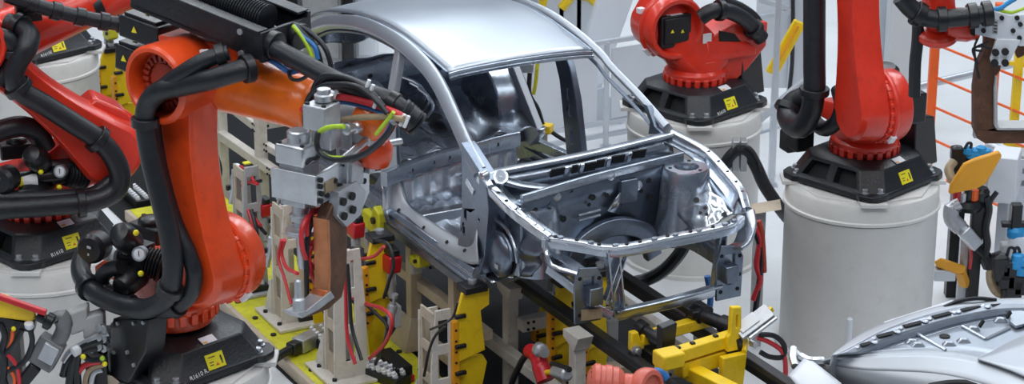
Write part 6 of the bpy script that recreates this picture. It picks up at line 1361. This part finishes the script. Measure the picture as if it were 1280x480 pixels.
for pts, m_, r in (([(136, 416), (120, 422), (104, 430), (88, 440), (80, 452)], 'dull_steel', .02), ([(136, 424), (116, 428), (100, 436), (90, 455), (86, 490)], 'rubber', .026), ([(134, 434), (112, 436), (98, 444), (96, 462), (98, 490)], 'rubber', .024), ([(126, 452), (112, 454), (100, 462), (96, 476), (98, 495)], 'red_cable', .018), ([(130, 456), (116, 460), (108, 470), (106, 490)], 'tan_cable', .016), ([(128, 462), (118, 466), (114, 480), (114, 495)], 'dull_steel', .016), ([(132, 446), (126, 450), (112, 450), (98, 440), (84, 452), (78, 470)], 'rubber', .02)): MB().tube([j(*q, -.08) for q in pts], r, 8).build('cable', m_, t, world=True)
MB().lathe([(.02, 0), (.03, .01), (.03, .045), (.02, .05)], j(100, 436, -.1), V(-.7, -.5, -.2), 14).build('white_collar', 'sticker_white', t, world=True)
for px, py, m_ in ((104, 446, 'sticker_yellow'), (131, 455, 'sticker_yellow'), (128, 448, 'green_yellow')): MB().ball(j(px, py, -.14), .016, 10).build('marker', m_, t, world=True)
MB().hull([j(px, py, dy) for px, py in ((124, 466), (140, 470), (150, 478), (130, 492), (112, 490)) for dy in (-.02, .04)]).build('wood_block', 'beige', t, world=True)
MB().box2((j(120, 440).x - .06, Yj - .03, 0), (j(120, 440).x + .06, Yj + .03, j(120, 446).z)).build('stand', 'plastic', t, world=True)
Yg = 11.9
def e_(px, py, dy=0): return ay(px, py, Yg + dy)
t = thing('clamp_gripper', 'grey clamp gripper with yellow cover and red bar at the lower left corner', 'gripper', e_(40, 440))
MB().hull([e_(px, py, dy) for px, py in ((-20, 362), (8, 368), (42, 384), (46, 396), (40, 402), (0, 396), (-20, 394)) for dy in (-.05, .05)]).build('cover', 'yellow', t, world=True, bevel=.012)
MB().bar(e_(-20, 364, -.07), e_(58, 391, -.07), .04, .03).build('red_bar', 'red_plastic', t, world=True, bevel=.006)
MB().lathe([(.03, 0), (.03, .05), (.05, .055), (.05, .09), (.03, .10)], e_(46, 394, -.05), e_(62, 402) - e_(46, 394), 14).build('joint', 'plastic', t, world=True)
MB().tube([e_(66, 398), e_(76, 396), e_(80, 408), e_(74, 424), e_(62, 436)], [.035, .05, .045, .045, .045], 14).build('elbow_arm', 'gun_grey', t, world=True)
MB().bar(e_(68, 424), e_(50, 456), .15, .09, (0, -1, .3)).build('jaw_block', 'gun_grey', t, world=True, bevel=.012)
MB().bar(e_(66, 432, -.06), e_(56, 452, -.06), .09, .03, (0, -1, .3)).build('clear_cover', 'dull_steel', t, world=True, bevel=.006)
MB().bar(e_(84, 418), e_(72, 440), .02, .02).build('wood_strip', 'beige', t, world=True)
MB().bar(e_(46, 456), e_(25, 482), .07, .07).build('rod', 'plastic', t, world=True, bevel=.01)
MB().bar(e_(0, 398), e_(44, 408), .08, .05).build('frame_bar', 'plastic', t, world=True)
for pts, m_, r in (([(16, 414), (14, 428), (8, 440), (2, 452)], 'orange_fence', .011), ([(0, 404), (6, 420), (2, 440), (4, 470), (10, 490)], 'rubber', .02), ([(28, 412), (20, 426), (10, 438), (4, 446)], 'rubber', .016), ([(38, 412), (40, 430), (30, 452), (10, 464)], 'rubber', .016), ([(2, 456), (12, 462), (18, 474), (16, 492)], 'orange_fence', .010), ([(6, 440), (20, 456), (24, 478), (22, 495)], 'red_cable', .012), ([(-4, 430), (4, 446), (4, 468), (-4, 486)], 'rubber', .024)): MB().tube([e_(*q, -.04) for q in pts], r, 8).build('cable', m_, t, world=True)
MB().lathe([(.02, 0), (.026, .01), (.026, .035), (.015, .04)], e_(37, 410, -.05), V(0, -.3, 1), 12).build('white_fitting', 'sticker_white', t, world=True); MB().ball(e_(17, 411, -.08), .014, 8).build('yellow_plug', 'sticker_yellow', t, world=True)
MB().bar(e_(14, 400, .1), V(e_(10, 400).x, Yg + .1, 0), .1, .1).build('stand', 'gun_grey', t, world=True)
# yellow fixtures far back at the left
for px, pb, pt, lb, w in ((138, 132, 66, 'yellow clamp plate far back, right of the scuffed pedestal', .16), (160, 175, 72, 'dark yellow clamp plate half hidden behind the orange elbow motors', .15)):
    q = c(px, pb, 1, -1.0); clamp_tower(lb, q.x, -1.0, FZ + .013, c(px, pt, 1, -1.0).z, w=w)
lug('lemon locator lug far back behind the black hose at upper left', 132, 42, -1.0, .10)
